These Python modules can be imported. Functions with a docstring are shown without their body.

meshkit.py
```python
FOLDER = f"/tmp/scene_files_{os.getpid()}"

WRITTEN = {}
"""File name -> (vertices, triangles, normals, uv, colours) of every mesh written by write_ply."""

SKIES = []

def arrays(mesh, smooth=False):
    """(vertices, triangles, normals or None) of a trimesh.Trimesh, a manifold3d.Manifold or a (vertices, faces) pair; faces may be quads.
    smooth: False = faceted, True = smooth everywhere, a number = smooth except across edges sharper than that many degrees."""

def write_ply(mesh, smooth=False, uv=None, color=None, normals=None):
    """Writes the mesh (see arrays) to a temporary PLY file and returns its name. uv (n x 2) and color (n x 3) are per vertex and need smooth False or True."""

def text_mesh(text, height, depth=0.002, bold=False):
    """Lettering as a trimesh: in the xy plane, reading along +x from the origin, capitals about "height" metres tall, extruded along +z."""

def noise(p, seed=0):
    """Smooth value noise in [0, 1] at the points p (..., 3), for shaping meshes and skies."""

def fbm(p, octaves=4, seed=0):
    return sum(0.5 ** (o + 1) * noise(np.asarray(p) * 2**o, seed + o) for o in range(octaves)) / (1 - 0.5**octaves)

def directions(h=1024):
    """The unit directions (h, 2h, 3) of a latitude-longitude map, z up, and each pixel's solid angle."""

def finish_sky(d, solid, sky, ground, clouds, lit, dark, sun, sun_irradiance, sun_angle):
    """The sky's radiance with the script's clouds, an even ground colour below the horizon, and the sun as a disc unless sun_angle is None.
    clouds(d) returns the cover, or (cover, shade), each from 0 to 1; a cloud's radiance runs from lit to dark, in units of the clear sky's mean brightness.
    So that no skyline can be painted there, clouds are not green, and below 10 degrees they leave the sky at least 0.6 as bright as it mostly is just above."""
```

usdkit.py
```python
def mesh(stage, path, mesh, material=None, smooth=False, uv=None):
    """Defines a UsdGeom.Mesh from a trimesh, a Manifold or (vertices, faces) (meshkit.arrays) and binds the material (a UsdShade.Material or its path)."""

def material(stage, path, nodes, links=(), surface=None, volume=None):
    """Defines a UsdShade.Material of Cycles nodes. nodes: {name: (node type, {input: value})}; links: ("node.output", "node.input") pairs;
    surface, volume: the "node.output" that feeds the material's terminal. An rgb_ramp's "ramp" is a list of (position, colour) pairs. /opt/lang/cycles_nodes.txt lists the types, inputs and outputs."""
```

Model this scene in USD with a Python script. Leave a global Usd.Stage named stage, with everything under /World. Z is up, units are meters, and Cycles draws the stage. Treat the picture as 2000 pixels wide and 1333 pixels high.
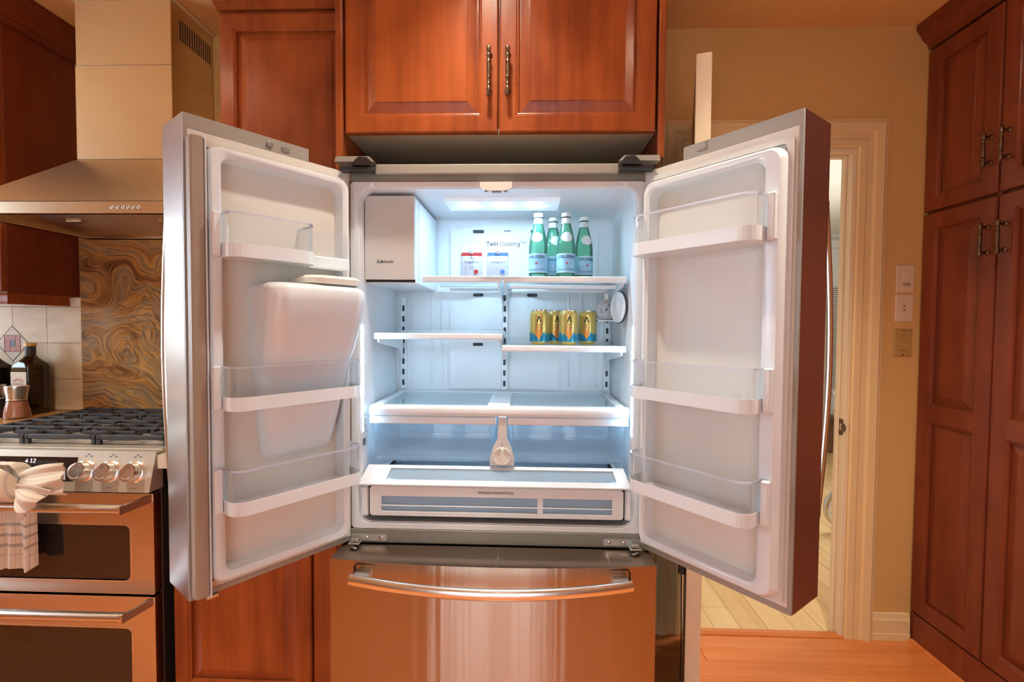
import math, random
import numpy as np, trimesh, usdkit, meshkit
from shapely.geometry import Polygon, Point, box as sbox
from shapely import affinity
from pxr import Usd, UsdGeom, UsdLux, UsdShade, Gf, Sdf

random.seed(7); RNG = np.random.default_rng(7)
stage = Usd.Stage.CreateInMemory()
UsdGeom.SetStageUpAxis(stage, UsdGeom.Tokens.z)
UsdGeom.SetStageMetersPerUnit(stage, 1.0)
UsdGeom.Xform.Define(stage, '/World')
UsdGeom.Scope.Define(stage, '/World/Looks')

# ------------------------------------------------------------------ camera
EXPOSURE = 0.26
C = np.array([.102, -1.4856, 1.33]); YAW, PITCH, ROLL, FPX = -.0329, -.033, .007, 938.0
cy_, sy_, cp_, sp_ = math.cos(YAW), math.sin(YAW), math.cos(PITCH), math.sin(PITCH)
fwd = np.array([sy_*cp_, cy_*cp_, sp_]); rgt = np.array([cy_, -sy_, 0.]); upv = np.cross(rgt, fwd)
rgt, upv = rgt*math.cos(ROLL)+upv*math.sin(ROLL), -rgt*math.sin(ROLL)+upv*math.cos(ROLL)
cam = UsdGeom.Camera.Define(stage, '/World/camera')
cam.CreateHorizontalApertureAttr(36.0); cam.CreateVerticalApertureAttr(36.0*1333/2000)
cam.CreateFocalLengthAttr(36.0*FPX/2000); cam.CreateClippingRangeAttr(Gf.Vec2f(.02, 100.))
cam.CreateExposureAttr(EXPOSURE)
mm = Gf.Matrix4d(*rgt, 0, *upv, 0, *(-fwd), 0, *C, 1)
cam.AddTransformOp().Set(mm)

# ------------------------------------------------------------------ lights
def xf(prim, pos, zdir, xdir=(1, 0, 0)):
    z = -np.asarray(zdir, float); z /= np.linalg.norm(z)          # a light shines along its -z
    x = np.asarray(xdir, float); x = x-z*(x@z)
    if np.linalg.norm(x) < 1e-6: x = np.cross([0, 1, 0], z)
    x /= np.linalg.norm(x); y = np.cross(z, x)
    prim.AddTransformOp().Set(Gf.Matrix4d(*x, 0, *y, 0, *z, 0, *map(float, pos), 1))
WARM = (1.0, .92, .79); DAY = (.62, .80, 1.0)
CANS = [(-.04, -.30), (-1.45, -.55), (1.0, -.45), (-1.6, -2.0), (-.1, -2.1), (1.2, -2.0)]
CAN_I = [820, 980, 1500, 600, 520, 760]
for k, (x, y) in enumerate(CANS):
    l = UsdLux.DiskLight.Define(stage, f'/World/can_lamp_light_{k:03d}'); l.CreateRadiusAttr(.05)
    l.CreateColorAttr(WARM); l.CreateIntensityAttr(CAN_I[k]); xf(l, (x, y, 2.685), (0, 0, -1))
def window_light(name, pos, d, w, h, inten, col=DAY):
    l = UsdLux.RectLight.Define(stage, '/World/'+name); l.CreateWidthAttr(w); l.CreateHeightAttr(h)
    l.CreateColorAttr(col); l.CreateIntensityAttr(inten); xf(l, pos, d, (0, 1, 0) if abs(d[0]) > .5 else (1, 0, 0))
window_light('daylight_left', (-3.52, -.5, 1.6), (1, 0, 0), 1.7, 1.1, 9)
window_light('daylight_behind', (-.15, -3.72, 1.08), (0, 1, 0), 1.8, 2.1, 3.6, (.90, .96, 1.0))
window_light('daylight_far_room', (3.92, 2.1, 1.5), (-1, 0, 0), 1.5, 1.3, 17, (1., .95, .86))
window_light('daylight_corner', (-2.94, .74, 1.6), (0, -1, 0), .72, 1.1, 34)
dome = UsdLux.DomeLight.Define(stage, '/World/sky'); dome.CreateColorAttr((.7, .85, 1.)); dome.CreateIntensityAttr(.6)

# ------------------------------------------------------------------ helpers
ORIGIN, USED = {}, set()
def free(path):
    p, k = path, 0
    while p in USED:
        k += 1; p = f'{path}_{k:03d}'
    USED.add(p); return p
def put(prim, label=None, cat=None, group=None, kind=None):
    for a, b in (('label', label), ('category', cat), ('group', group), ('kind', kind)):
        if b: prim.SetCustomDataByKey(a, b)
    return prim
def thing(name, label, cat, loc=(0, 0, 0), group=None, kind=None):
    p = free('/World/'+name); x = UsdGeom.Xform.Define(stage, p); x.AddTranslateOp().Set(Gf.Vec3d(*map(float, loc)))
    ORIGIN[p] = np.array(loc, float); put(x.GetPrim(), label, cat, group, kind); return p
def obj(name, mesh, mat, parent=None, smooth=False, label=None, cat=None, group=None, kind=None):
    p = free((parent or '/World')+'/'+name); o = ORIGIN.get(parent, np.zeros(3)); ORIGIN[p] = o
    if isinstance(mesh, list): mesh = cat_(mesh)
    m = mesh.copy(); m.apply_translation(-o)
    usdkit.mesh(stage, p, m, mat, smooth=smooth); put(stage.GetPrimAtPath(p), label, cat, group, kind); return p
def struct(name, mesh, mat, parent=None, smooth=False):
    return obj(name, mesh, mat, parent, smooth, kind='structure' if parent is None else None)
def dup(root, name, loc, rotz=0, label=None, cat=None, group=None):
    p = free('/World/'+name); x = UsdGeom.Xform.Define(stage, p); was = stage.GetPrimAtPath(root).GetCustomData()
    x.GetPrim().GetReferences().AddInternalReference(root); x.GetPrim().SetInstanceable(True)
    x.ClearXformOpOrder()
    x.AddTranslateOp().Set(Gf.Vec3d(*map(float, loc)))
    if rotz: x.AddRotateZOp().Set(math.degrees(rotz))
    put(x.GetPrim(), label or was['label'], cat or was['category'], group or was.get('group')); return p
cat_ = trimesh.util.concatenate
def T(o=(0, 0, 0), U=(1, 0, 0), V=(0, 1, 0), N=(0, 0, 1)):
    m = np.eye(4); m[:3, 0], m[:3, 1], m[:3, 2], m[:3, 3] = U, V, N, o; return m
def tf(mesh, o=(0, 0, 0), U=(1, 0, 0), V=(0, 1, 0), N=(0, 0, 1)):
    m = T(o, U, V, N); v = np.asarray(mesh.vertices)@m[:3, :3].T+m[:3, 3]; f = np.asarray(mesh.faces)
    if np.linalg.det(m[:3, :3]) < 0: f = f[:, ::-1]
    return trimesh.Trimesh(v, f, process=False)
def cbox(x0, x1, y0, y1, z0, z1, b=.002):
    x0, x1 = sorted((x0, x1)); y0, y1 = sorted((y0, y1)); z0, z1 = sorted((z0, z1))
    b = min(b, .45*min(x1-x0, y1-y0, z1-z0))
    if b <= 0: return trimesh.creation.box(bounds=[[x0, y0, z0], [x1, y1, z1]])
    P = []
    for sx, X in ((1, x0), (-1, x1)):
        for sy, Y in ((1, y0), (-1, y1)):
            for sz, Z in ((1, z0), (-1, z1)):
                P += [(X, Y+sy*b, Z+sz*b), (X+sx*b, Y, Z+sz*b), (X+sx*b, Y+sy*b, Z)]
    return trimesh.convex.convex_hull(np.array(P))
def hull(P): return trimesh.convex.convex_hull(np.asarray(P, float))
def rr(u0, u1, v0, v1, r, q=5):
    r = min(r, .499*(u1-u0), .499*(v1-v0)); P = []
    for cx, cy, a in ((u1-r, v1-r, 0), (u0+r, v1-r, 90), (u0+r, v0+r, 180), (u1-r, v0+r, 270)):
        for t in np.linspace(a, a+90, q+1): P.append((cx+r*math.cos(math.radians(t)), cy+r*math.sin(math.radians(t))))
    return np.array(P)
def extr(poly, t): return trimesh.creation.extrude_polygon(poly, t, engine='earcut')
def loft(rings, cap0=True, cap1=True, closed=True):
    n = len(rings[0]); V = np.vstack([np.asarray(r, float) for r in rings]); F = []
    for k in range(len(rings)-1):
        for i in range(n if closed else n-1):
            j = (i+1) % n; a, b, c, d = k*n+i, k*n+j, (k+1)*n+j, (k+1)*n+i; F += [(a, b, c), (a, c, d)]
    for on, k, s in ((cap0, 0, -1), (cap1, len(rings)-1, 1)):
        if on:
            c = len(V); V = np.vstack([V, V[k*n:(k+1)*n].mean(0)])
            for i in range(n):
                j = (i+1) % n; F.append((c, k*n+i, k*n+j) if s > 0 else (c, k*n+j, k*n+i))
    return trimesh.Trimesh(V, np.array(F), process=False)
def ring3(P2, n): P2 = np.asarray(P2); return np.c_[P2, np.full(len(P2), n)]
def lathe(prof, seg=32, o=(0, 0, 0), axis=(0, 0, 1)):
    a = np.linspace(0, 2*np.pi, seg, endpoint=False)
    rings = [np.c_[r*np.cos(a), r*np.sin(a), np.full(seg, z)] for r, z in prof]
    both = prof[0][0] > 1e-3 and prof[-1][0] > 1e-3            # a ring: close the profile on itself
    m = loft(rings+[rings[0]], False, False) if both else loft(rings, prof[0][0] > 1e-3, prof[-1][0] > 1e-3)
    ax = np.asarray(axis, float); ax /= np.linalg.norm(ax)
    h = np.array([1, 0, 0]) if abs(ax[0]) < .9 else np.array([0, 1., 0]); U = np.cross(h, ax); U /= np.linalg.norm(U)
    return tf(m, o, U, np.cross(ax, U), ax)
def tube(P, r, seg=10, caps=True, ry=None):
    P = np.asarray(P, float); n = len(P); r = np.broadcast_to(r, n); ry = r if ry is None else np.broadcast_to(ry, n)
    t = np.gradient(P, axis=0); t /= np.linalg.norm(t, axis=1)[:, None]
    up = np.array([0, 0, 1.]) if abs(t[0][2]) < .9 else np.array([0, 1., 0])
    a = np.linspace(0, 2*np.pi, seg, endpoint=False); rings = []
    for k in range(n):
        s = np.cross(t[k], up); s /= np.linalg.norm(s); w = np.cross(s, t[k])
        up = w
        rings.append(P[k]+np.outer(np.cos(a)*r[k], s)+np.outer(np.sin(a)*ry[k], w))
    return loft(rings, caps, caps)
def spline(P, n):
    from scipy.interpolate import CubicSpline
    P = np.asarray(P, float); s = np.r_[0, np.cumsum(np.linalg.norm(np.diff(P, axis=0), axis=1))]
    return CubicSpline(s, P)(np.linspace(0, s[-1], n))
def mould(prof, path):
    """sweeps the profile (outward, height) along an xy polyline with mitred corners; outward is to the right of travel"""
    path = np.asarray(path, float); prof = np.asarray(prof, float); d = np.diff(path, axis=0); d /= np.linalg.norm(d, axis=1)[:, None]
    nr = np.c_[d[:, 1], -d[:, 0]]; rings = []
    for k in range(len(path)):
        a, b = nr[max(k-1, 0)], nr[min(k, len(nr)-1)]; m = a+b; m /= (m@m)/2 if (m@m) > 1e-9 else 1
        rings.append(np.c_[path[k]+np.outer(prof[:, 0], m), prof[:, 1]])
    m = loft(rings, False, False)
    P = Polygon(prof); tv, tf_ = trimesh.creation.triangulate_polygon(P, engine='earcut')
    idx = np.array([np.argmin(np.linalg.norm(prof-q, axis=1)) for q in tv]); n = len(prof)
    f0 = idx[tf_]; F = np.vstack([m.faces, f0, f0[:, ::-1]+n*(len(path)-1)])
    return trimesh.Trimesh(m.vertices, F, process=False)
def text(s, h, o, U, V, depth=.0006, bold=False, align='l', width=None):
    m = meshkit.text_mesh(s, h, depth, bold); w = m.bounds[1][0]-m.bounds[0][0]
    if width: m.apply_transform(np.diag([width/w, 1, 1, 1])); w = width
    if align == 'c': m.apply_translation([-w/2-m.bounds[0][0], 0, 0])
    U, V = np.asarray(U, float), np.asarray(V, float); return tf(m, o, U, V, np.cross(U, V))
def wrap(m, r, z0, ang0=-np.pi/2, step=.004):
    """bends a flat mesh (x along the girth, y up, z outward) round a vertical cylinder"""
    v, f = trimesh.remesh.subdivide_to_size(m.vertices, m.faces, step, max_iter=12)
    a = ang0+v[:, 0]/r; R = r+v[:, 2]
    return trimesh.Trimesh(np.c_[R*np.cos(a), R*np.sin(a), z0+v[:, 1]], f, process=False)

# ------------------------------------------------------------------ materials
def L(n): return '/World/Looks/'+n
def mat(name, c, rough=.5, metal=0, c2=None, scale=(6, 6, 6), bump=0, bscale=60, spec=.5, coat=0, detail=3, ramp=None, extra=None, distort=0):
    p = {'roughness': rough, 'metallic': metal, 'specular_ior_level': spec}
    if coat: p |= {'coat_weight': coat, 'coat_roughness': .08}
    if extra: p |= extra
    n = {'g': ('geometry', {}), 'm': ('mapping', {'scale': scale}), 'n': ('noise_texture', {'scale': 1., 'detail': float(detail), 'distortion': float(distort)}),
         'r': ('rgb_ramp', {'ramp': ramp or [(.3, c), (.7, c2 or tuple(x*.96 for x in c))]}), 'p': ('principled_bsdf', p)}
    k = [('g.position', 'm.vector'), ('m.vector', 'n.vector'), ('n.fac', 'r.fac'), ('r.color', 'p.base_color')]
    if bump:
        n |= {'m2': ('mapping', {'scale': bscale if np.ndim(bscale) else (bscale,)*3}), 'n2': ('noise_texture', {'scale': 1., 'detail': 2.}), 'b': ('bump', {'strength': bump, 'distance': .002})}
        k += [('g.position', 'm2.vector'), ('m2.vector', 'n2.vector'), ('n2.fac', 'b.height'), ('b.normal', 'p.normal')]
    usdkit.material(stage, L(name), n, k, surface='p.BSDF'); return L(name)
def wood(name, dark, light, rough=.33, grain=(28, 28, 2.2), coat=.25):
    n = {'g': ('geometry', {}), 'm': ('mapping', {'scale': grain}), 'n': ('noise_texture', {'scale': 1., 'detail': 4., 'roughness': .6}),
         'm2': ('mapping', {'scale': (3.2, 3.2, 2.2)}), 'n2': ('noise_texture', {'scale': 1., 'detail': 3., 'distortion': .6}),
         'a': ('math', {'math_type': 'multiply_add', 'value2': .42, 'value3': 0.}), 'b': ('math', {'math_type': 'multiply_add', 'value2': .58}),
         'r': ('rgb_ramp', {'ramp': [(.3, dark), (.68, light)]}), 'p': ('principled_bsdf', {'roughness': rough, 'coat_weight': coat*.5, 'coat_roughness': .22, 'specular_ior_level': .25})}
    usdkit.material(stage, L(name), n, [('g.position', 'm.vector'), ('m.vector', 'n.vector'), ('g.position', 'm2.vector'), ('m2.vector', 'n2.vector'),
        ('n.fac', 'a.value1'), ('n2.fac', 'b.value1'), ('a.value', 'b.value3'), ('b.value', 'r.fac'), ('r.color', 'p.base_color')], surface='p.BSDF'); return L(name)
def steel(name, c=(.62, .60, .57), rough=.26, tang=None, aniso=.75, grain=(2, 2, 500), rot=0., wave=0.):
    n = {'g': ('geometry', {}), 'm': ('mapping', {'scale': grain}), 'n': ('noise_texture', {'scale': 1., 'detail': 2.}),
         'mr': ('map_range', {'from_min': .3, 'from_max': .7, 'to_min': rough*.998, 'to_max': rough*1.002}),
         'p': ('principled_bsdf', {'base_color': c, 'metallic': 1., 'anisotropic': aniso if tang is not None else 0., 'anisotropic_rotation': rot})}
    k = [('g.position', 'm.vector'), ('m.vector', 'n.vector'), ('n.fac', 'mr.value'), ('mr.result', 'p.roughness')]
    if wave:
        n |= {'mw': ('mapping', {'scale': (26., .8, .35)}), 'nw': ('noise_texture', {'scale': 1., 'detail': 2.}), 'bw': ('bump', {'strength': wave, 'distance': .004})}
        k += [('g.position', 'mw.vector'), ('mw.vector', 'nw.vector'), ('nw.fac', 'bw.height'), ('bw.normal', 'p.normal')]
    if tang is not None:
        n['t'] = ('combine_xyz', dict(x=float(tang[0]), y=float(tang[1]), z=float(tang[2]))); k.append(('t.vector', 'p.tangent'))
    usdkit.material(stage, L(name), n, k, surface='p.BSDF'); return L(name)
def clear(name, tint, diff=(.8, .85, .9), k=.08, ior=1.45, rough=.03, gloss=1.):
    """clear plastic or pane glass: lets light straight through with a tint, a trace of haze, and a fresnel gloss"""
    n = {'t': ('transparent_bsdf', {'color': tint}), 'd': ('translucent_bsdf', {'color': diff}), 'd2': ('diffuse_bsdf', {'color': diff}), 'dd': ('mix_closure', {'fac': .5}),
         'a': ('mix_closure', {'fac': k}), 'f': ('fresnel', {'IOR': ior}), 'fm': ('math', {'math_type': 'multiply', 'value2': gloss}), 'gl': ('glossy_bsdf', {'color': (1, 1, 1), 'roughness': rough}), 'x': ('mix_closure', {})}
    usdkit.material(stage, L(name), n, [('d.BSDF', 'dd.closure1'), ('d2.BSDF', 'dd.closure2'), ('t.BSDF', 'a.closure1'), ('dd.closure', 'a.closure2'), ('f.fac', 'fm.value1'), ('fm.value', 'x.fac'), ('a.closure', 'x.closure1'), ('gl.BSDF', 'x.closure2')], surface='x.closure'); return L(name)
def glow(name, c, s):
    usdkit.material(stage, L(name), {'e': ('emission', {'color': c, 'strength': s})}, [], surface='e.emission'); return L(name)

CHERRY = wood('cherry_wood', (.140, .022, .005), (.41, .096, .020))
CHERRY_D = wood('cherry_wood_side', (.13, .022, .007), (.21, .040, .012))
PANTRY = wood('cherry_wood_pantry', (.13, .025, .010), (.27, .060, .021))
WALL = mat('wall_paint', (.72, .42, .135), .75, bump=.15, bscale=180)
CEIL = mat('ceiling_paint', (.82, .48, .18), .8, bump=.2, bscale=90)
TRIM = mat('trim_paint', (.84, .60, .30), .35)
TRIMW = mat('door_paint', (.86, .70, .48), .35)
FLOORS = [mat(f'red_oak_{k}', a, .22, c2=b, scale=(1.5, 26, 26), detail=5, coat=.2, bump=.05, bscale=(4, 120, 120)) for k, (a, b) in enumerate([((.60, .17, .040), (.72, .24, .062)), ((.57, .155, .036), (.69, .225, .056)), ((.63, .185, .046), (.74, .26, .07))])]
OAKS = [mat(f'pale_oak_{k}', a, .32, c2=b, scale=(24, 1.6, 24), detail=5, bump=.05, bscale=(120, 4, 120)) for k, (a, b) in enumerate([((.66, .42, .18), (.77, .53, .26)), ((.63, .395, .165), (.74, .50, .24)), ((.69, .45, .20), (.79, .56, .29))])]
GROUT = mat('grout', (.42, .33, .22), .9)
TILES = [mat(f'travertine_{k}', a, .38, c2=b, scale=(9, 9, 22), detail=5) for k, (a, b) in enumerate([((.66, .47, .25), (.78, .59, .34)), ((.62, .43, .22), (.75, .55, .31)), ((.69, .50, .28), (.80, .62, .37))])]
MOS_R = mat('mosaic_rust', (.50, .13, .06), .4, c2=(.40, .10, .05), scale=(60,)*3)
MOS_B = mat('mosaic_slate', (.09, .09, .14), .4)
MOS_L = mat('mosaic_sand', (.62, .47, .32), .4)
DOORST = None
FSTEEL = steel('brushed_steel_drawer', (.47, .38, .30), .28, (0, 0, 1), 1., wave=.35)
HOODST = steel('brushed_steel_hood', (.74, .62, .44), .32, (0, 0, 1), .7)
RSTEEL = steel('brushed_steel_range', (.76, .70, .61), .28, (0, 0, 1), .6)
BARST = steel('polished_steel_bar', (.82, .80, .76), .24)
CHROME = mat('chrome', (.85, .85, .85), .08, 1)
ZINC = mat('zinc_plate', (.62, .62, .58), .35, 1)
GREY = mat('fridge_case_grey', (.05, .045, .04), .38, .2)
GREYL = mat('fridge_cap_grey', (.36, .335, .29), .45, .2)
GREYB = mat('fridge_bar_grey', (.25, .235, .2), .4, .3)
BLACK = mat('black_plastic', (.012, .012, .014), .35)
DARK = mat('dark_gap', (.02, .018, .016), .7)
WHITE = mat('white_abs', (.765, .79, .805), .22, spec=.5)
LINER = mat('fridge_liner_white', (.82, .85, .88), .3)
TANP = mat('warm_white_frame', (.74, .70, .63), .38)
LIDC = mat('lid_cream', (.84, .80, .70), .3)
GASK = mat('gasket_grey', (.66, .64, .60), .6)
TANB = mat('flipper_tan', (.34, .265, .205), .4)
ICEF = mat('ice_cover_grey', (.60, .58, .56), .3)
CLEAR = clear('clear_bin_plastic', (.99, .99, .995), k=.10, ior=1.3, gloss=.45)
CLEARE = clear('clear_bin_edge', (.96, .96, 1.0), (.85, .86, .98), k=.35, ior=1.3)
CRISP = clear('crisper_plastic', (.975, .99, 1.0), (.70, .86, .98), k=.17, ior=1.3, gloss=.6)
PANW = clear('drawer_window_plastic', (.97, .985, 1.), (.74, .90, 1.0), k=.5, ior=1.3, gloss=.5)
SGLASS = clear('shelf_glass', (.975, .99, .99), (.72, .93, .96), k=.14, ior=1.35, gloss=.6)
PANE = clear('window_pane', (.98, .99, .99), k=.0)
PRINT = mat('print_dark_grey', (.06, .06, .065), .5)
PRINTL = mat('print_grey', (.13, .14, .16), .5)
SLOT = mat('slot_dark', (.03, .04, .05), .6)
LED = glow('led_spot', (.44, .74, 1.0), 140.)
LEDL = glow("led_lens", (.50, .75, 1.0), .55)
LEDSIDE = glow('led_side', (.44, .75, 1.0), 42.)
LENS = mat('lamp_lens_plastic', (.86, .88, .90), .25, extra={'emission_color': (.55, .80, 1.0), 'emission_strength': .25})
LEDS = glow('led_strip', (.44, .73, 1.0), 34.)
PANELST = mat('range_panel_steel', (.72, .66, .54), .36, .6, scale=(3, 3, 200))
IRON = mat('cast_iron', (.035, .032, .032), .5, bump=.25, bscale=500, spec=.5)
OVENGL = mat('oven_glass', (.02, .012, .01), .06, spec=.9)
DISPLAY = mat('display_glass', (.012, .010, .012), .08, spec=.8)
DIGIT = glow('display_digits', (1, 1, 1), 1.6)
BRONZE = mat('antique_bronze', (.20, .13, .07), .36, 1, c2=(.11, .07, .045), scale=(90,)*3)
COUNTER = mat('wood_counter', (.60, .30, .11), .3, c2=(.48, .22, .07), scale=(4, 40, 40), detail=5)
STONE = mat('cream_counter', (.74, .64, .48), .3, c2=(.62, .52, .38), scale=(50,)*3)
UNDER = mat('cabinet_underside', (.45, .37, .28), .6)

def granite():
    n = {'g': ('geometry', {}), 'w1': ('noise_texture', {'scale': 3.1, 'detail': 1.2, 'roughness': .4, 'distortion': .9}), 'c': ('vector_math', {'math_type': 'subtract', 'vector2': (.5, .5, .5)}), 's1': ('vector_math', {'math_type': 'scale', 'scale': .55}),
         'add': ('vector_math', {'math_type': 'add'}), 'm3': ('mapping', {'scale': (9., 9., 130.)}), 'w2': ('noise_texture', {'scale': 1., 'detail': 6., 'roughness': .62}),
         'm4': ('mapping', {'scale': (1.6, 1.6, 7.)}), 'w3': ('noise_texture', {'scale': 1.5, 'detail': 3., 'roughness': .55}), 'fn': ('noise_texture', {'scale': 330., 'detail': 2.}),
         'r': ('rgb_ramp', {'ramp': [(.28, (.22, .11, .045)), (.38, (.44, .21, .075)), (.46, (.62, .31, .09)), (.515, (.36, .25, .15)), (.57, (.66, .35, .11)), (.63, (.40, .28, .17)), (.70, (.62, .47, .27)), (.78, (.36, .25, .15))]}),
         'r2': ('rgb_ramp', {'ramp': [(.32, (.14, .11, .09)), (.43, (.56, .50, .45)), (.54, (.92, .90, .86)), (.70, (1.15, 1.12, 1.05))]}), 'r3': ('rgb_ramp', {'ramp': [(.3, (.6, .6, .6)), (.7, (1.25, 1.25, 1.25))]}),
         'x1': ('mix_color', {'blend_type': 'multiply', 'fac': .9}), 'x2': ('mix_color', {'blend_type': 'multiply', 'fac': .7}), 'p': ('principled_bsdf', {'roughness': .1, 'specular_ior_level': .6})}
    k = [('g.position', 'w1.vector'), ('w1.color', 'c.vector1'), ('c.vector', 's1.vector1'), ('g.position', 'add.vector1'), ('s1.vector', 'add.vector2'), ('add.vector', 'm3.vector'), ('m3.vector', 'w2.vector'), ('add.vector', 'm4.vector'), ('m4.vector', 'w3.vector'),
         ('g.position', 'fn.vector'), ('w3.fac', 'r.fac'), ('w2.fac', 'r2.fac'), ('fn.fac', 'r3.fac'), ('r.color', 'x1.a'), ('r2.color', 'x1.b'), ('x1.result', 'x2.a'), ('r3.color', 'x2.b'), ('x2.result', 'p.base_color')]
    usdkit.material(stage, L('swirl_granite'), n, k, surface='p.BSDF'); return L('swirl_granite')
GRANITE = granite()

# ================================================================== the room
YW, ZC = .58, 2.57           # back wall plane, ceiling
XL, XR, YF = -3.4, 2.36, -3.6
DX0, DX1, DZ = .775, 1.462, 2.074
floor = struct('floor', cbox(XL, XR, YF, .60, -.06, -.004, 0), FLOORS[0])
# red oak strips where the floor can be seen
yy, r = .572, 0
while yy > -1.45:
    w = .083; x = -1.07-RNG.uniform(0, .9)+(0 if yy < -.12 else 1.9); lim = 1.80
    while x < lim:
        l = RNG.uniform(.75, 1.25); a, b = max(x, -1.06), min(x+l, lim)
        if b-a > .02: obj('plank', cbox(a+.0006, b-.0002, yy-w+.0001, yy-.0001, -.012, RNG.uniform(-.0002, 0), .0004), FLOORS[RNG.integers(3)], floor)
        x += l
    yy -= w; r += 1
far_floor = struct('floor', cbox(-.6, 3.8, .60, 4.1, -.06, -.008, 0), OAKS[0])
xx = .70
while xx < 3.0:
    w = .118; y = .612-RNG.uniform(0, .8)
    while y < 3.93:
        l = RNG.uniform(.8, 1.3); a, b = max(y, .612), min(y+l, 3.93)
        if b-a > .03: obj('plank', cbox(xx+.0006, xx+w-.0006, a+.0006, b-.0006, -.012, RNG.uniform(-.0006, 0), .0012), OAKS[RNG.integers(3)], far_floor)
        y += l
    xx += w
# ceiling with the holes of the recessed lamps
cp = sbox(XL, YF, XR, YW)
for x, y in CANS: cp = cp.difference(Point(x, y).buffer(.078, 24))
struct('ceiling', tf(extr(cp, .05), (0, 0, ZC)), CEIL)
CANM = mat('can_baffle', (.75, .70, .62), .5)
for k, (x, y) in enumerate(CANS):
    where = ['above the refrigerator cupboard', 'in front of the range hood', 'before the doorway', 'behind the camera at the left', 'behind the camera in the middle', 'behind the camera at the right'][k]
    t = thing('recessed_light', 'round white recessed ceiling light '+where, 'ceiling light', (x, y, ZC), 'recessed ceiling lights')
    obj('baffle', lathe([(.0775, .0), (.0775, .135), (.0765, .135), (.0745, .0)], 32, (x, y, ZC)), CANM, t, 30)
    obj('trim_ring', lathe([(.074, -.001), (.095, -.004), (.096, -.0005), (.0785, .0)], 32, (x, y, ZC)), TRIMW, t, 30)
    obj('lamp_plate', lathe([(.0001, .1352), (.0765, .1352), (.0765, .138), (.0001, .138)], 32, (x, y, ZC)), CANM, t)
wp = Polygon([(XL, 0), (DX0, 0), (DX0, DZ), (DX1, DZ), (DX1, 0), (XR, 0), (XR, ZC+.05), (XL, ZC+.05)]).difference(sbox(-3.30, 1.05, -2.58, 2.15))
WT = .058
wall_back = struct('wall_back', tf(extr(wp, WT), (0, YW+WT, -.004), (1, 0, 0), (0, 0, 1), (0, -1, 0)), WALL)
def holed(name, x, y0, y1, z0, z1, hole, t, along):
    P = sbox(y0, z0, y1, z1).difference(sbox(*hole))
    m = extr(P, t)
    struct(name, tf(m, (x, 0, 0), (0, 1, 0), (0, 0, 1), (1, 0, 0)) if along == 'y' else tf(m, (0, x+t, 0), (1, 0, 0), (0, 0, 1), (0, -1, 0)), WALL)
holed('wall_left', XL-.1, YF, YW+.12, -.004, ZC+.05, (-1.35, 1.05, .35, 2.15), .1, 'y')
holed('wall_front', YF-.1, XL, XR, -.004, ZC+.05, (-1.05, .02, .75, 2.13), .1, 'x')
struct('wall_right', cbox(XR, XR+.1, YF, YW+.12, -.004, ZC+.05, 0), WALL)
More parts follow.
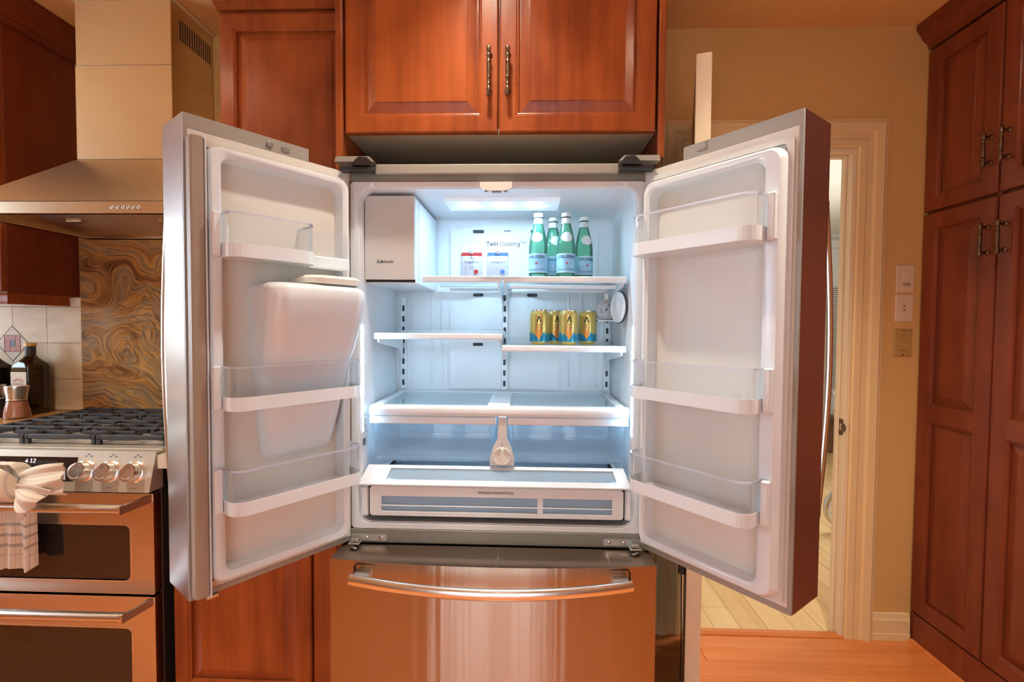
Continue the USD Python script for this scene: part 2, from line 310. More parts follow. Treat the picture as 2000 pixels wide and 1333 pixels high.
def window(n, o, U, w, h):
    U = np.array(U, float); N = np.cross(U, [0, 0, 1]); f = []
    def bar(a, b, c, d, n0=-.03, n1=.03): return tf(cbox(a, b, c, d, n0, n1, .004), o, U, (0, 0, 1), N)
    f = [bar(0, .05, 0, h), bar(w-.05, w, 0, h), bar(.05, w-.05, 0, .05), bar(.05, w-.05, h-.05, h), bar(w/2-.025, w/2+.025, .05, h-.05)]
    p = struct(f'window_{n}', f, TRIMW)
    obj('pane', [bar(.05, w/2-.025, .05, h-.05, -.002, .002), bar(w/2+.025, w-.05, .05, h-.05, -.002, .002)], PANE, p)
window(1, (XL-.05, -1.35, 1.05), (0, 1, 0), 1.7, 1.1)
window(2, (-1.05, YF-.05, .02), (1, 0, 0), 1.8, 2.11)
struct('trim_6', [cbox(x, x+.15, YF+.004, YF+.03, .02, 2.13, .004) for x in (-1.07, -.72, -.30, -.02, .36, .62)], CHERRY)
window(4, (-3.30, YW+.029, 1.05), (1, 0, 0), .72, 1.10)
# the room beyond the doorway
FARW = mat('far_wall_paint', (.70, .70, .66), .8)
struct('wall_far', cbox(-.6, 3.9, 3.95, 4.05, -.06, 2.7, 0), FARW)
struct('wall_far_left', cbox(-.7, -.6, .64, 4.05, -.06, 2.7, 0), FARW)
P = sbox(.64, -.06, 4.05, 2.7).difference(sbox(1.35, .85, 2.85, 2.15))
struct('wall_far_right', tf(extr(P, .1), (3.8, 0, 0), (0, 1, 0), (0, 0, 1), (1, 0, 0)), FARW)
window(3, (3.85, 1.35, .85), (0, 1, 0), 1.5, 1.3)
FC = mat('far_ceiling_paint', (.72, .68, .62), .8)
struct('ceiling', hull([(x, y, z+dz) for x in (-.6, 3.8) for y, z in ((.64, 2.64), (3.95, 2.36)) for dz in (0, .04)]), FC)
struct('trim_1', cbox(-.55, 3.75, 3.915, 3.948, 2.20, 2.30, .01), FC)

# casing, jamb, baseboard
casp = [(0, 0), (0, .010), (.006, .014), (.030, .016), (.036, .012), (.060, .013), (.068, .020), (.098, .024), (.106, .018), (.114, .016), (.114, 0)]
m = mould(casp, [(DX1, .0), (DX1, DZ), (DX0, DZ), (DX0, 0)])
struct('trim_2', tf(m, (0, YW, 0), (1, 0, 0), (0, 0, 1), (0, -1, 0)), TRIM)
jam = [cbox(DX1-.018, DX1, YW-.002, YW+WT+.003, 0, DZ, .002), cbox(DX0, DX0+.018, YW-.002, YW+WT+.003, 0, DZ, .002), cbox(DX0+.018, DX1-.018, YW-.002, YW+WT+.003, DZ-.018, DZ, .002),
       cbox(DX1-.030, DX1-.018, YW+.030, YW+.052, 0, DZ-.018, .003), cbox(DX0+.018, DX0+.030, YW+.030, YW+.052, 0, DZ-.018, .003), cbox(DX0+.03, DX1-.03, YW+.030, YW+.052, DZ-.030, DZ-.018, .003)]
struct('trim_3', jam, TRIMW)
basep = [(0, 0), (.016, 0), (.016, .028), (.014, .032), (.014, .085), (.010, .095), (.007, .112), (0, .114)]
struct('baseboard_back', mould(basep, [(DX1+.115, YW), (1.733, YW)]), TRIM)
t = thing('strike_plate', 'small worn brass strike plate set in the white door jamb', 'strike plate', (DX1-.018, YW+.022, .905))
obj('plate', tf(extr(Polygon(rr(-.016, .016, -.035, .035, .012)).difference(sbox(-.006, -.014, .008, .014)), .0016), (DX1-.018, YW+.022, .905), (0, 1, 0), (0, 0, 1), (-1, 0, 0)), BRONZE, t)
obj('lip', lathe([(.0001, 0), (.016, 0), (.016, .002), (.0001, .002)], 16, (DX1-.0195, YW+.002, .905), (-1, 0, 0)), BRONZE, t)
thr = obj('threshold_strip', mould([(-.02, -.004), (.026, -.004), (.024, .004), (.014, .010), (-.006, .011), (-.02, .004)], [(1.462, .588), (.775, .588)]), FLOORS[1], label='reddish wood threshold strip between red oak and pale oak floors', cat='threshold')

# ================================================================== cabinets
def frame_panel(o, U, V, N, w, h, t=.02, st=.052, parts=None, path=None, mt=None, name='door'):
    """a raised-panel cabinet door: mitred frame with its moulded edge, and the panel set into it"""
    def R(i, n, a=0, b=0, c=0, d=0): return np.array([(i+a, i+c, n), (w-i-b, i+c, n), (w-i-b, h-i-d, n), (i+a, h-i-d, n)])
    fr = []
    wins = parts or [(st, w-st, st, h-st)]
    P = sbox(.004, .004, w-.004, h-.004)
    for a, b, c, d in wins: P = P.difference(sbox(a, c, b, d))
    if True:
        edge = loft([R(0, 0), R(0, t-.005), R(.0015, t-.002), R(.004, t)], True, False); fr.append(edge)
        top = extr(P, .0005); top.apply_translation([0, 0, t-.0005]); fr.append(top)
    pans = []
    for a, b, c, d in wins:
        def Q(i, n): return np.array([(a+i, c+i, n), (b-i, c+i, n), (b-i, d-i, n), (a+i, d-i, n)])
        fr.append(loft([Q(0, t), Q(.003, t-.003), Q(.005, t-.0025), Q(.009, t-.004), Q(.011, t-.011)], False, False))
        pans.append(loft([Q(.0105, t-.0125), Q(.016, t-.012), Q(.044, t-.0025), Q(.0455, t-.001)], False, True))
    p = obj(name, tf(cat_(fr), o, U, V, N), mt, path)
    for q in pans: obj('panel', tf(q, o, U, V, N), mt, p)
    return p
def pull(o, A, N, length, path, label='antique bronze pull'):
    """arched bronze pull: o = middle on the door face, A = along, N = out"""
    A, N = np.array(A, float), np.array(N, float); o = np.array(o, float); h = length/2; m = []
    for s in (-1, 1):
        m.append(lathe([(.0001, 0), (.0095, 0), (.0095, .002), (.006, .005), (.0045, .012), (.0045, .021), (.0062, .025), (.0001, .030)], 14, o+A*s*(h-.008), N))
    prof = [(.0001, -h-.010), (.005, -h-.006), (.0075, -h+.001), (.0065, -h+.010), (.0042, -h+.016), (.0065, -h+.020), (.0065, -h+.023), (.0045, -h+.026), (.0045, -h*.45), (.0068, -h*.38), (.0068, -h*.33), (.0052, -h*.30), (.0066, 0), (.0052, h*.30), (.0068, h*.33), (.0068, h*.38), (.0045, h*.45), (.0045, h-.026), (.0065, h-.023), (.0065, h-.020), (.0042, h-.016), (.0065, h-.010), (.0075, h-.001), (.005, h+.006), (.0001, h+.010)]
    m.append(lathe(prof, 14, o+N*.026, A))
    return obj('handle', m, BRONZE, path, 40, label)
Z_ = np.array([0, 0, 1.]); FN = np.array([0, -1., 0]); X_ = np.array([1., 0, 0])
CROWN = [(0, 0), (.012, 0), (.012, .012), (.018, .016), (.018, .026), (.024, .03), (.036, .040), (.046, .058), (.050, .072), (.058, .076), (.058, .084), (.066, .088), (.066, .118), (0, .118)]

# cupboard over the refrigerator
UX0, UX1 = -.478, .492
t = thing('refrigerator_cupboard', 'two-door cherry wall cupboard directly above the open refrigerator', 'cabinet', (0, .3, 1.922))
obj('body', [cbox(UX0+.001, UX1-.001, .032, YW-.002, 1.945, 2.56, .001)], CHERRY, t)
obj('bottom_panel', cbox(UX0+.001, UX1-.001, .032, YW-.002, 1.928, 1.9445, .001), UNDER, t)
for a, b, s in ((UX0+.006, .0035, 1), (.0085, UX1-.006, -1)):
    d = frame_panel((a, .031, 1.924), X_, Z_, FN, b-a, 2.545-1.924, .021, .050, path=t, mt=CHERRY)
    pull((b-.026 if s > 0 else a+.026, .010, 2.10), Z_, FN, .128, d)
t = thing('refrigerator_end_panel', 'tall narrow cherry end panel standing left of the refrigerator', 'cabinet panel', (UX0-.01, .3, 0))
obj('panel', cbox(UX0-.019, UX0, .012, YW-.002, 0, 2.565, .0015), CHERRY, t)
obj('edge_strip', cbox(UX0-.020, UX0+.001, .002, .0115, .10, 2.56, .003), CHERRY, t)
t = thing('refrigerator_end_panel', 'cherry end panel closing the right side of the refrigerator cupboard', 'cabinet panel', (UX1+.01, .3, 1.84))
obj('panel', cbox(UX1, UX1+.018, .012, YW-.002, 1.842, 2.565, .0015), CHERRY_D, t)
obj('edge_strip', cbox(UX1-.001, UX1+.019, .002, .0115, 1.842, 2.56, .003), CHERRY, t)

# wall cupboard between hood and refrigerator
A0, A1, AY = -1.010, UX0-.020, .245
t = thing('wall_cupboard', 'cherry wall cupboard between the range hood and the refrigerator cupboard', 'cabinet', ((A0+A1)/2, .41, 1.41))
obj('body', cbox(A0, A1-.001, AY, YW-.002, 1.41, 2.45, .0015), CHERRY, t)
d = frame_panel((A0+.004, AY-.001, 1.415), X_, Z_, FN, A1-A0-.012, 1.015, .02, .050, path=t, mt=CHERRY)
pull((A1-.035, AY-.021, 1.52), Z_, FN, .11, d)
obj('crown', mould([(a, z+2.45) for a, z in CROWN], [(A0, YW-.003), (A0, AY), (A1-.002, AY)][::1]), CHERRY, t)
# wall cupboard left of the hood
B0, B1, BY = -2.50, -1.878, .285
t = thing('wall_cupboard', 'cherry wall cupboard left of the range hood, cut by the photo edge', 'cabinet', ((B0+B1)/2, .43, 1.40))
obj('body', cbox(B0, B1-.004, BY, YW-.002, 1.44, 2.47, .0015), CHERRY, t)
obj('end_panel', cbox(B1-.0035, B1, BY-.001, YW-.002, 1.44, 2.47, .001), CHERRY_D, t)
frame_panel((B0+.003, BY-.001, 1.445), X_, Z_, FN, B1-B0-.006, 1.02, .02, .055, path=t, mt=CHERRY)
obj('light_rail', mould([(-.012, 1.398), (.004, 1.398), (.006, 1.408), (.002, 1.43), (.006, 1.4395), (-.012, 1.4395)], [(B1-.008, .535), (B1-.008, BY+.004), (B0, BY+.004)][::-1]), CHERRY, t)
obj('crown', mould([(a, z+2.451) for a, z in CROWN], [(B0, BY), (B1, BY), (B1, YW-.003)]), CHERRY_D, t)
# base cupboard between range and refrigerator
E0, E1 = -1.046, UX0-.021
t = thing('base_cupboard', 'low cherry base cupboard under the open left refrigerator door', 'cabinet', ((E0+E1)/2, .29, 0))
obj('body', [cbox(E0, E1, .022, YW-.002, .10, .868, .0015), cbox(E0, E1, .08, YW-.01, 0, .10, 0)], CHERRY, t)
frame_panel((E0+.010, .021, .115), X_, Z_, FN, .452, .74, .02, .046, path=t, mt=CHERRY)
obj('stile', cbox(E0+.468, E1-.001, .004, .0215, .105, .866, .003), CHERRY, t)
t = obj('countertop', tf(extr(Polygon([(E0-.016, -.022), (-.64, -.022), (-.58, .03), (E1, .03), (E1, YW-.002), (E0-.016, YW-.002)]), .042), (0, 0, .870)), STONE, label='short cream countertop between range and refrigerator', cat='countertop')
# base cupboard left of the range
t = thing('base_cupboard', 'cherry base cupboard left of the steel range, under the bottles', 'cabinet', (-2.4, .29, 0))
obj('body', [cbox(-3.0, -1.846, .022, YW-.002, .10, .896, .0015), cbox(-3.0, -1.85, .08, YW-.01, 0, .10, 0)], CHERRY, t)
for k in range(2): frame_panel((-2.99+.57*k, .021, .115), X_, Z_, FN, .565, .75, .02, .055, path=t, mt=CHERRY)
obj('countertop', cbox(-3.0, -1.846, -.022, YW-.002, .897, .937, .004), COUNTER, label='orange wood countertop carrying bottles and grinders left of the range', cat='countertop')

# pantry along the right
PX = 1.735; PN = np.array([-1., 0, 0]); PU = np.array([0, -1., 0])
for k, y1 in enumerate((.577, -.062)):
    y0 = y1-.637
    t = thing('pantry_cabinet', ['tall four-door cherry pantry cabinet in the right corner beside the light switches', 'second tall cherry pantry cabinet nearer the viewer, right of the corner one'][k], 'cabinet', (PX+.3, (y0+y1)/2, 0))
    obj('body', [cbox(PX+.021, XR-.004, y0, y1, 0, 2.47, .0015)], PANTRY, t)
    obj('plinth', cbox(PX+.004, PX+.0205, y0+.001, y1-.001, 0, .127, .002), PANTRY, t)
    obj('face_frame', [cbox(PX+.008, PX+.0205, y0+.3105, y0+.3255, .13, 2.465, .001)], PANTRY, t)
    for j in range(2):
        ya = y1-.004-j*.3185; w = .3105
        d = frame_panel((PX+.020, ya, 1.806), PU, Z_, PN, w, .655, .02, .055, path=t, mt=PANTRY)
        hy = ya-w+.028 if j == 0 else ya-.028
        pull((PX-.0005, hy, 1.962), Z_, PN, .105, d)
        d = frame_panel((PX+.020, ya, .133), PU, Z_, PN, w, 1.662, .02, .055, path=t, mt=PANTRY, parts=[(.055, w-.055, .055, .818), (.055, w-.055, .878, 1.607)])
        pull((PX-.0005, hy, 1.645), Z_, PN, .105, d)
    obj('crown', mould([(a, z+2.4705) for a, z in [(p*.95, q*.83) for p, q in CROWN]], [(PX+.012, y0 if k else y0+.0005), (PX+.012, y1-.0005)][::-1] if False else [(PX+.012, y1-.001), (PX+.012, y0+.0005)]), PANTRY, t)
struct('trim_4', mould([(0, 0), (.014, 0), (.012, .008), (.006, .014), (0, .015)], [(PX+.003, .562), (PX+.003, -1.3)]), FLOORS[1])

# behind the camera: what the steel reflects
for nm, x0, n in (('left', -3.2, 3), ('right', .95, 2)):
    w = .62; x1 = x0+w*n
    t = thing('base_cupboard', f'cherry base cupboard {nm} of the glass garden door behind the camera', 'cabinet', ((x0+x1)/2, -3.3, 0))
    obj('body', [cbox(x0, x1, YF+.003, -3.02, .10, .868, .002), cbox(x0, x1, YF+.003, -3.08, 0, .10, 0)], CHERRY, t)
    obj('countertop', cbox(x0-.01, x1+.01, YF+.003, -2.99, .8685, .91, .004), STONE, t)
    for k in range(n):
        d = frame_panel((x0+w*k+w-.01, -3.0195, .12), -X_, Z_, -FN, w-.02, .73, .02, .055, path=t, mt=CHERRY)
        pull((x0+w*k+w-.06, -2.9995, .76), Z_, -FN, .10, d)

# ================================================================== refrigerator
Z0, H = .645, 1.149
FR = thing('refrigerator', 'stainless french-door refrigerator standing wide open with its freezer drawer shut', 'refrigerator', (0, .3, 0))
CX0, CX1, CZ0, CZ1, CYB = -.424, .430, .705, 1.750, .420       # the cold compartment
# case: back, sides, top, bottom round the liner
ct = Polygon([(-.455, .03), (.459, .03), (.459, 1.800), (-.455, 1.800)]).difference(sbox(CX0-.018, CZ0-.018, CX1+.018, CZ1+.018)).difference(sbox(-.43, .10, .435, .600))
cs = tf(extr(ct, .50), (0, .515, 0), X_, Z_, FN)
obj('case', [cs, cbox(-.455, .459, .5155, .56, .03, 1.800, .002)], GREY, FR)
obj('case_lid', cbox(-.455, .459, .0, .50, 1.8005, 1.818, .003), GREYL, FR)
obj('case_bar', cbox(-.452, .456, -.003, .0145, 1.770, 1.799, .002), GREYB, FR)
obj('case_bar', cbox(-.452, .456, -.006, .0145, .640, .6845, .002), GREYB, FR)
obj('header_trim', cbox(-.368, .372, -.018, .012, 1.789, 1.8185, .003), GREYL, FR)
# liner
fl = Polygon(rr(CX0-.020, CX1+.020, CZ0-.018, CZ1+.0185, .030)).difference(Polygon(rr(CX0, CX1, CZ0, CZ1, .035, 8)))
liner = [tf(extr(fl, CYB-.006), (0, CYB, 0), X_, Z_, FN), tf(extr(Polygon(rr(CX0-.017, CX1+.017, CZ0-.017, CZ1+.017, .03)), .01), (0, CYB+.010, 0), X_, Z_, FN)]
lin2 = Polygon(rr(CX0-.026, CX1+.027, CZ0-.019, CZ1+.0188, .012)).difference(Polygon(rr(CX0-.003, CX1+.003, CZ0-.003, CZ1+.003, .035, 8)))
obj('liner', liner, LINER, FR, 35)
obj('liner_flange', tf(extr(lin2, .010), (0, .0055, 0), X_, Z_, FN), WHITE, FR)

# back wall ducts
def plate(P, y, t, r=None): return tf(extr(P, t), (0, y, 0), X_, Z_, FN)
arc = [(-.205, 1.475)]+[(-.205+.43*s, 1.700+.022*math.sin(math.pi*s)) for s in np.linspace(0, 1, 15)]+[(.225, 1.475)]
bp = obj('cooling_panel', [plate(Polygon(arc), CYB-.001, .010), plate(Polygon(rr(-.165, .185, 1.50, 1.668, .012)), CYB-.0112, .004)], LINER, FR)
obj('vent', [plate(Polygon(rr(x-.022, x+.022, 1.690, 1.703, .004)), CYB-.0112, .0012) for x in (-.095, .132)], SLOT, bp)
obj('vent_mark', plate(Polygon(rr(.005, .032, 1.697, 1.701, .001)), CYB-.0112, .0012), PRINTL, bp)
obj('lettering', [text('Twin', .0165, (-.064, CYB-.0154, 1.640), X_, Z_, bold=True, width=.044), text('Cooling', .0165, (-.012, CYB-.0154, 1.640), X_, Z_, width=.078), text('Plus', .0085, (.070, CYB-.0154, 1.650), X_, Z_)], PRINT, bp)
dk = [(-.205, 1.078)]+[(-.205, 1.40)]+[(-.205+.215*s, 1.40+.055*math.sin(math.pi/2*s)) for s in np.linspace(.05, 1, 12)]+[(.01+.215*s, 1.455-.055*(1-math.cos(math.pi/2*s))) for s in np.linspace(.1, 1, 12)]+[(.225, 1.078)]
dp = obj('air_duct', plate(Polygon(dk), CYB-.001, .010), LINER, FR)
obj('vent', [plate(Polygon(rr(x-.020, x+.020, z-.006, z+.006, .004)), CYB-.0112, .0012) for x in (-.095, .118) for z in (1.448, 1.253)], SLOT, dp)
for x in (-.36, -.28, -.24, .26, .31, .37): obj('rib', cbox(x-.005, x+.005, CYB-.004, CYB-.0002, 1.085, 1.46 if x < 0 else 1.70, .0015), LINER, FR)
# shelf ladders with their slots
for x, zt in ((-.392, 1.44), (.011, 1.50), (.412, 1.50)):
    ld = obj('shelf_ladder', cbox(x-.012, x+.012, CYB-.024 if x == .011 else CYB-.014, CYB-.0005, 1.075, zt, .002), LINER, FR)
    yf = CYB-.0245 if x == .011 else CYB-.0145
    for k in range(int((zt-1.09)/.042)):
        z = 1.10+.042*k; obj('slot', cbox(x-.0045, x+.0045, yf-.0008, yf+.0006, z-.011, z+.011, .0003), SLOT, ld)
# lamp in the roof of the compartment
lp = obj('lamp_lens', plate(Polygon(rr(-.178, .205, 1.7365, 1.7495, .005)), .235, .130), LENS, FR, label='lamp lens in the roof')
for x in (-.097, .012, .122): obj('lamp', lathe([(.0001, -.004), (.022, -.003), (.026, 0), (.0001, .0005)], 20, (x, .165, 1.7362)), LED, lp)
obj('drawer_lamp', cbox(-.36, .37, .067, .078, 1.0345, 1.0358, .0003), LEDS, FR, label='lamp strip under the crisper cover')
for x, s_ in ((CX0, 1), (CX1, -1)): obj('lamp_strip', cbox(x, x+s_*.0022, .020, .032, .985, 1.325, .0006), LEDSIDE, FR, label='vertical lamp strip in the side wall')
gc = obj('guide_clip', [plate(Polygon([(-.047, 1.7645), (-.047, 1.748), (-.035, 1.741), (-.012, 1.7375), (.02, 1.7375), (.04, 1.741), (.051, 1.748), (.051, 1.7645)]), -.0052, .014)], TANP, FR)
obj('guide_hook', [cbox(-.012, .018, -.016, -.006, 1.7335, 1.7372, .001), cbox(-.034, -.024, -.014, -.006, 1.7355, 1.7385, .001), cbox(.026, .036, -.014, -.006, 1.7355, 1.7385, .001)], GREYB, gc)

# ice maker box
IX0, IX1, IZ0, IZ1 = CX0+.0005, -.262, 1.462, 1.7395
im = obj('ice_maker', tf(loft([ring3(rr(IX0, IX1, IZ0, IZ1, .004), n) for n in (0, .348)]), (0, CYB-.012, 0), X_, Z_, FN), LINER, FR)
fr_ = Polygon(np.vstack([rr(IX0, IX1, IZ0+.012, IZ1, .018, 6)[6:12], [(IX0+.001, IZ0+.012), (IX1-.0005, IZ0+.012), (IX1-.0005, IZ1)]])).buffer(0)
obj('ice_cover', tf(extr(fr_, .012), (0, .0585, 0), X_, Z_, FN), ICEF, im)
obj('cover_gap', cbox(IX0+.002, IX1-.001, .0590, .0715, IZ0+.004, IZ1-.002, 0), DARK, im)
obj('seam', cbox(IX1-.0002, IX1+.0005, .105, .1065, IZ0+.004, IZ1-.003, 0), PRINTL, im)
obj('grip_recess', hull([(-.385, .066, IZ0+.011), (-.318, .066, IZ0+.011), (-.312, .066, IZ0-.001), (-.392, .066, IZ0-.001), (-.385, .085, IZ0+.011), (-.318, .085, IZ0+.011), (-.312, .10, IZ0-.001), (-.392, .10, IZ0-.001)]), ICEF, im)
obj('lettering', [text('Ice', .009, (-.384, .0463, 1.527), X_, Z_, bold=True), text('Master', .009, (-.3685, .0463, 1.527), X_, Z_)], PRINT, im)

# half shelves: glass, trim, brackets
def half_shelf(x0, x1, z, y0, ybk, brackets, under=False):
    s = obj('shelf', [cbox(x0+.006, x1-.006, y0+.014, ybk, z-.006, z-.001, .0005)], SGLASS, FR)
    obj('shelf_trim', tf(loft([ring3(rr(y0, y0+.020, z-.020, z+.001, .006), n) for n in (0, x1-x0)]), (x0, 0, 0), (0, 1, 0), Z_, (1, 0, 0)), WHITE, s)
    obj('shelf_stop', cbox(x0+.004, x1-.004, ybk-.012, ybk+.002, z-.012, z+.006, .002), WHITE, s)
    for xb in brackets:
        pr = [(y0+.012, z-.007), (y0+.012, z-.030), (y0+.05, z-.038), (ybk-.05, z-.062), (ybk-.02, z-.075), (ybk+.008, z-.105), (ybk+.010, z-.007)]
        obj('bracket', tf(extr(Polygon(pr), .006), (xb-.003, 0, 0), (0, 1, 0), Z_, (1, 0, 0)), WHITE, s)
    if under: obj('shelf_rail', [cbox(x0+.02, x1-.02, y0+.07, y0+.082, z-.034, z-.022, .002), cbox(x0+.02, x1-.02, y0+.20, y0+.212, z-.038, z-.026, .002)], WHITE, s)
half_shelf(-.245, .016, 1.489, .080, .388, (.004,))
half_shelf(.021, .418, 1.489, .080, .388, (.024, .409), True)
half_shelf(-.404, .018, 1.301, .080, .388, (-.394, .006))
half_shelf(.018, .420, 1.263, .080, .388, (.024, .409))

# full-width cover shelf over the crispers
cv = obj('crisper_cover', cbox(-.385, .395, .085, .395, 1.058, 1.063, .001), SGLASS, FR)
obj('shelf_trim', tf(loft([ring3(rr(.034, .080, 1.036, 1.068, .012), n) for n in (0, .830)]), (-.406, 0, 0), (0, 1, 0), Z_, (1, 0, 0)), WHITE, cv, 50)
obj('edge_trim', [cbox(-.408, -.384, .080, .410, 1.045, 1.0675, .004), cbox(.394, .421, .080, .410, 1.045, 1.0675, .004), cbox(-.384, .394, .396, .412, 1.045, 1.0675, .003)], WHITE, cv)
obj('divider_strip', cbox(-.030, .044, .081, .3955, 1.0632, 1.0648, .0005), LINER, cv)
def open_box(x0, x1, y0, y1, z0, z1, t, r=.012, taper=.0):
    o = rr(x0, x1, y0, y1, r); i = rr(x0+t, x1-t, y0+t, y1-t, max(r-t, .002))
    b = rr(x0+taper, x1-taper, y0, y1-taper, r); bi = rr(x0+t+taper, x1-t-taper, y0+t, y1-t-taper, max(r-t, .002))
    return loft([ring3(b, z0), ring3(o, z1), ring3(i, z1), ring3(bi, z0+t)], True, True)
for x0, x1 in ((-.408, .001), (.040, .424)):
    c = obj('crisper_drawer', open_box(x0, x1, .058, .385, .884, 1.030, .003, .014, .012), CRISP, FR, 40)
    obj('drawer_handle', tf(loft([ring3(rr(.046, .064, 1.008, 1.0345, .006), n) for n in (0, x1-x0)]), (x0, 0, 0), (0, 1, 0), Z_, (1, 0, 0)), WHITE, c, 50)
    obj('drawer_rib', [cbox(x0+.02, x1-.02, .0545, .0578, z, z+.004, .001) for z in (.972, .895)], CRISP, c)
dm = [(.010, 1.034), (.035, 1.034), (.037, .965), (.050, .940), (.061, .905), (.061, .878), (-.017, .878), (-.017, .905), (-.006, .940), (.008, .965)]
dv = obj('crisper_divider', plate(Polygon(dm), .056, .014), ICEF, FR)
obj('humidity_dial', [lathe([(.0285, 0), (.0285, .006), (.0262, .007), (.0255, .003), (.0001, .003)], 36, (.0225, .0418, .9095), FN), tf(cbox(-.005, .005, -.026, .026, 0, .010, .003), (.0225, .0418, .9095), X_, Z_, FN)], TANP, dv, 30)
obj('dial_mark', hull([(.021, .0415, .942), (.024, .0415, .942), (.0225, .0415, .955), (.021, .0418, .942), (.024, .0418, .942), (.0225, .0418, .955)]), PRINT, dv)
# wide drawer along the bottom with its sloping lid
wd = obj('pantry_drawer', open_box(-.394, .404, .012, .390, .728, .812, .003, .014, .004), CRISP, FR, 40)
LO, LN = np.array([0, -.004, .818]), None
ld_o = np.array([[-.428, -.006, .822], [.424, -.006, .822], [.412, .058, .866], [-.414, .058, .866]])
def bil(u, v, dz=0): return (ld_o[0]*(1-u)+ld_o[1]*u)*(1-v)+(ld_o[3]*(1-u)+ld_o[2]*u)*v+np.array([0, dz*-.55, dz*.83])
def slab(q, th): return hull([bil(u, v, d) for u, v in q for d in (0, th)])
u0, u1, v0, v1 = .095, .955, .26, .84
obj('lid', [slab(q, .007) for q in (((0, 0), (1, 0), (1, v0), (0, v0)), ((0, v1), (1, v1), (1, 1), (0, 1)), ((0, v0), (u0, v0), (u0, v1), (0, v1)), ((u1, v0), (1, v0), (1, v1), (u1, v1)))], WHITE, wd)
obj('lid_window', slab(((u0, v0), (u1, v0), (u1, v1), (u0, v1)), .003), PANW, wd)
pf = Polygon(rr(-.392, .402, .727, .820, .010)).difference(Polygon(rr(-.356, .368, .740, .790, .004)))
obj('drawer_front', plate(pf, .010, .014), WHITE, wd)
obj('window_lining', [cbox(-.356, .368, -.002, .006, .757, .7595, .0005), cbox(-.356, .368, .004, .0075, .7895, .7915, .0005), cbox(.136, .154, -.001, .008, .741, .789, .001)], LINER, wd)
obj('drawer_window', cbox(-.3555, .3675, .0075, .0095, .7405, .7895, 0), PANW, wd)
obj('lettering', text('WideOpen CoolSelect Pantry', .0078, (.006, -.0045, .802), X_, Z_, align='c', width=.112), PRINT, wd)
obj('drawer_gap', [cbox(-.3965, -.3925, .0, .30, .727, .822, 0), cbox(.4025, .4065, .0, .30, .727, .822, 0), cbox(-.392, .402, .0, .30, .7245, .7268, 0)], DARK, wd)
obj('drawer_cheek', [cbox(CX0+.001, -.397, -.002, .38, .7225, .819, .006), cbox(.407, CX1-.001, -.002, .38, .7225, .819, .006)], LINER, wd)
# rating label inside the left wall
lb = obj('rating_label', cbox(CX0+.0002, CX0+.0010, .015, .075, .93, 1.05, .0002), WHITE, FR, label='printed white label on the inner left wall')
obj('lettering', [cbox(CX0+.0010, CX0+.0014, .022, .022+w, z, z+.0018, 0) for z, w in [(1.04-.006*k, .030+.012*math.sin(k*2.1)) for k in range(11)]]+[cbox(CX0+.0010, CX0+.0014, .024, .05, .94, .962, 0)], PRINTL, lb)

# freezer drawer: bowed steel front
ang = np.linspace(-1, 1, 41); FX0, FX1 = -.474, .477
fx = (FX0+FX1)/2+(FX1-FX0)/2*ang; fy = -.113-.032*(1-ang**2)
P = Polygon(np.vstack([np.c_[fx, fy], [(FX1, -.018), (FX0, -.018)]]))
fd = obj('freezer_drawer', tf(extr(P, .560), (0, 0, .080)), FSTEEL, FR, 30)
ti = np.linspace(-1, 1, 40)
bx_ = .001+.396*ti; by = -.166-.046*(1-ti**2); bz = .607-.008*(1-ti**2)
hd = obj('handle', tube(np.c_[bx_, by, bz], .0115, 16, True, .0165), BARST, fd, 50)
for s in (-1, 1):
    x = .001+s*.366; yf = np.interp(x, fx, fy)
    obj('handle_foot', hull([(x+a, yf-.001+b, .607+c) for a in (-.022, .022) for b, e in ((0, .014), (-.045, .011)) for c in (-e, e)]), BARST, hd)
    g = rr(x-.034, x+.034, .588, .633, .010)
    obj('foot_gasket', plate(Polygon(g).difference(Polygon(rr(x-.032, x+.032, .590, .631, .009))), yf+.004, .0065), BLACK, hd)
obj('toe_grille', [cbox(-.450, .452, -.02, .0, .010, .075, .003)], GREY, FR)
obj('caster', [lathe([(.0001, -.012), (.022, -.012), (.022, .012), (.0001, .012)], 20, (x, y, .022), (1, 0, 0)) for x in (-.40, .405) for y in (.06, .50)], BLACK, FR)
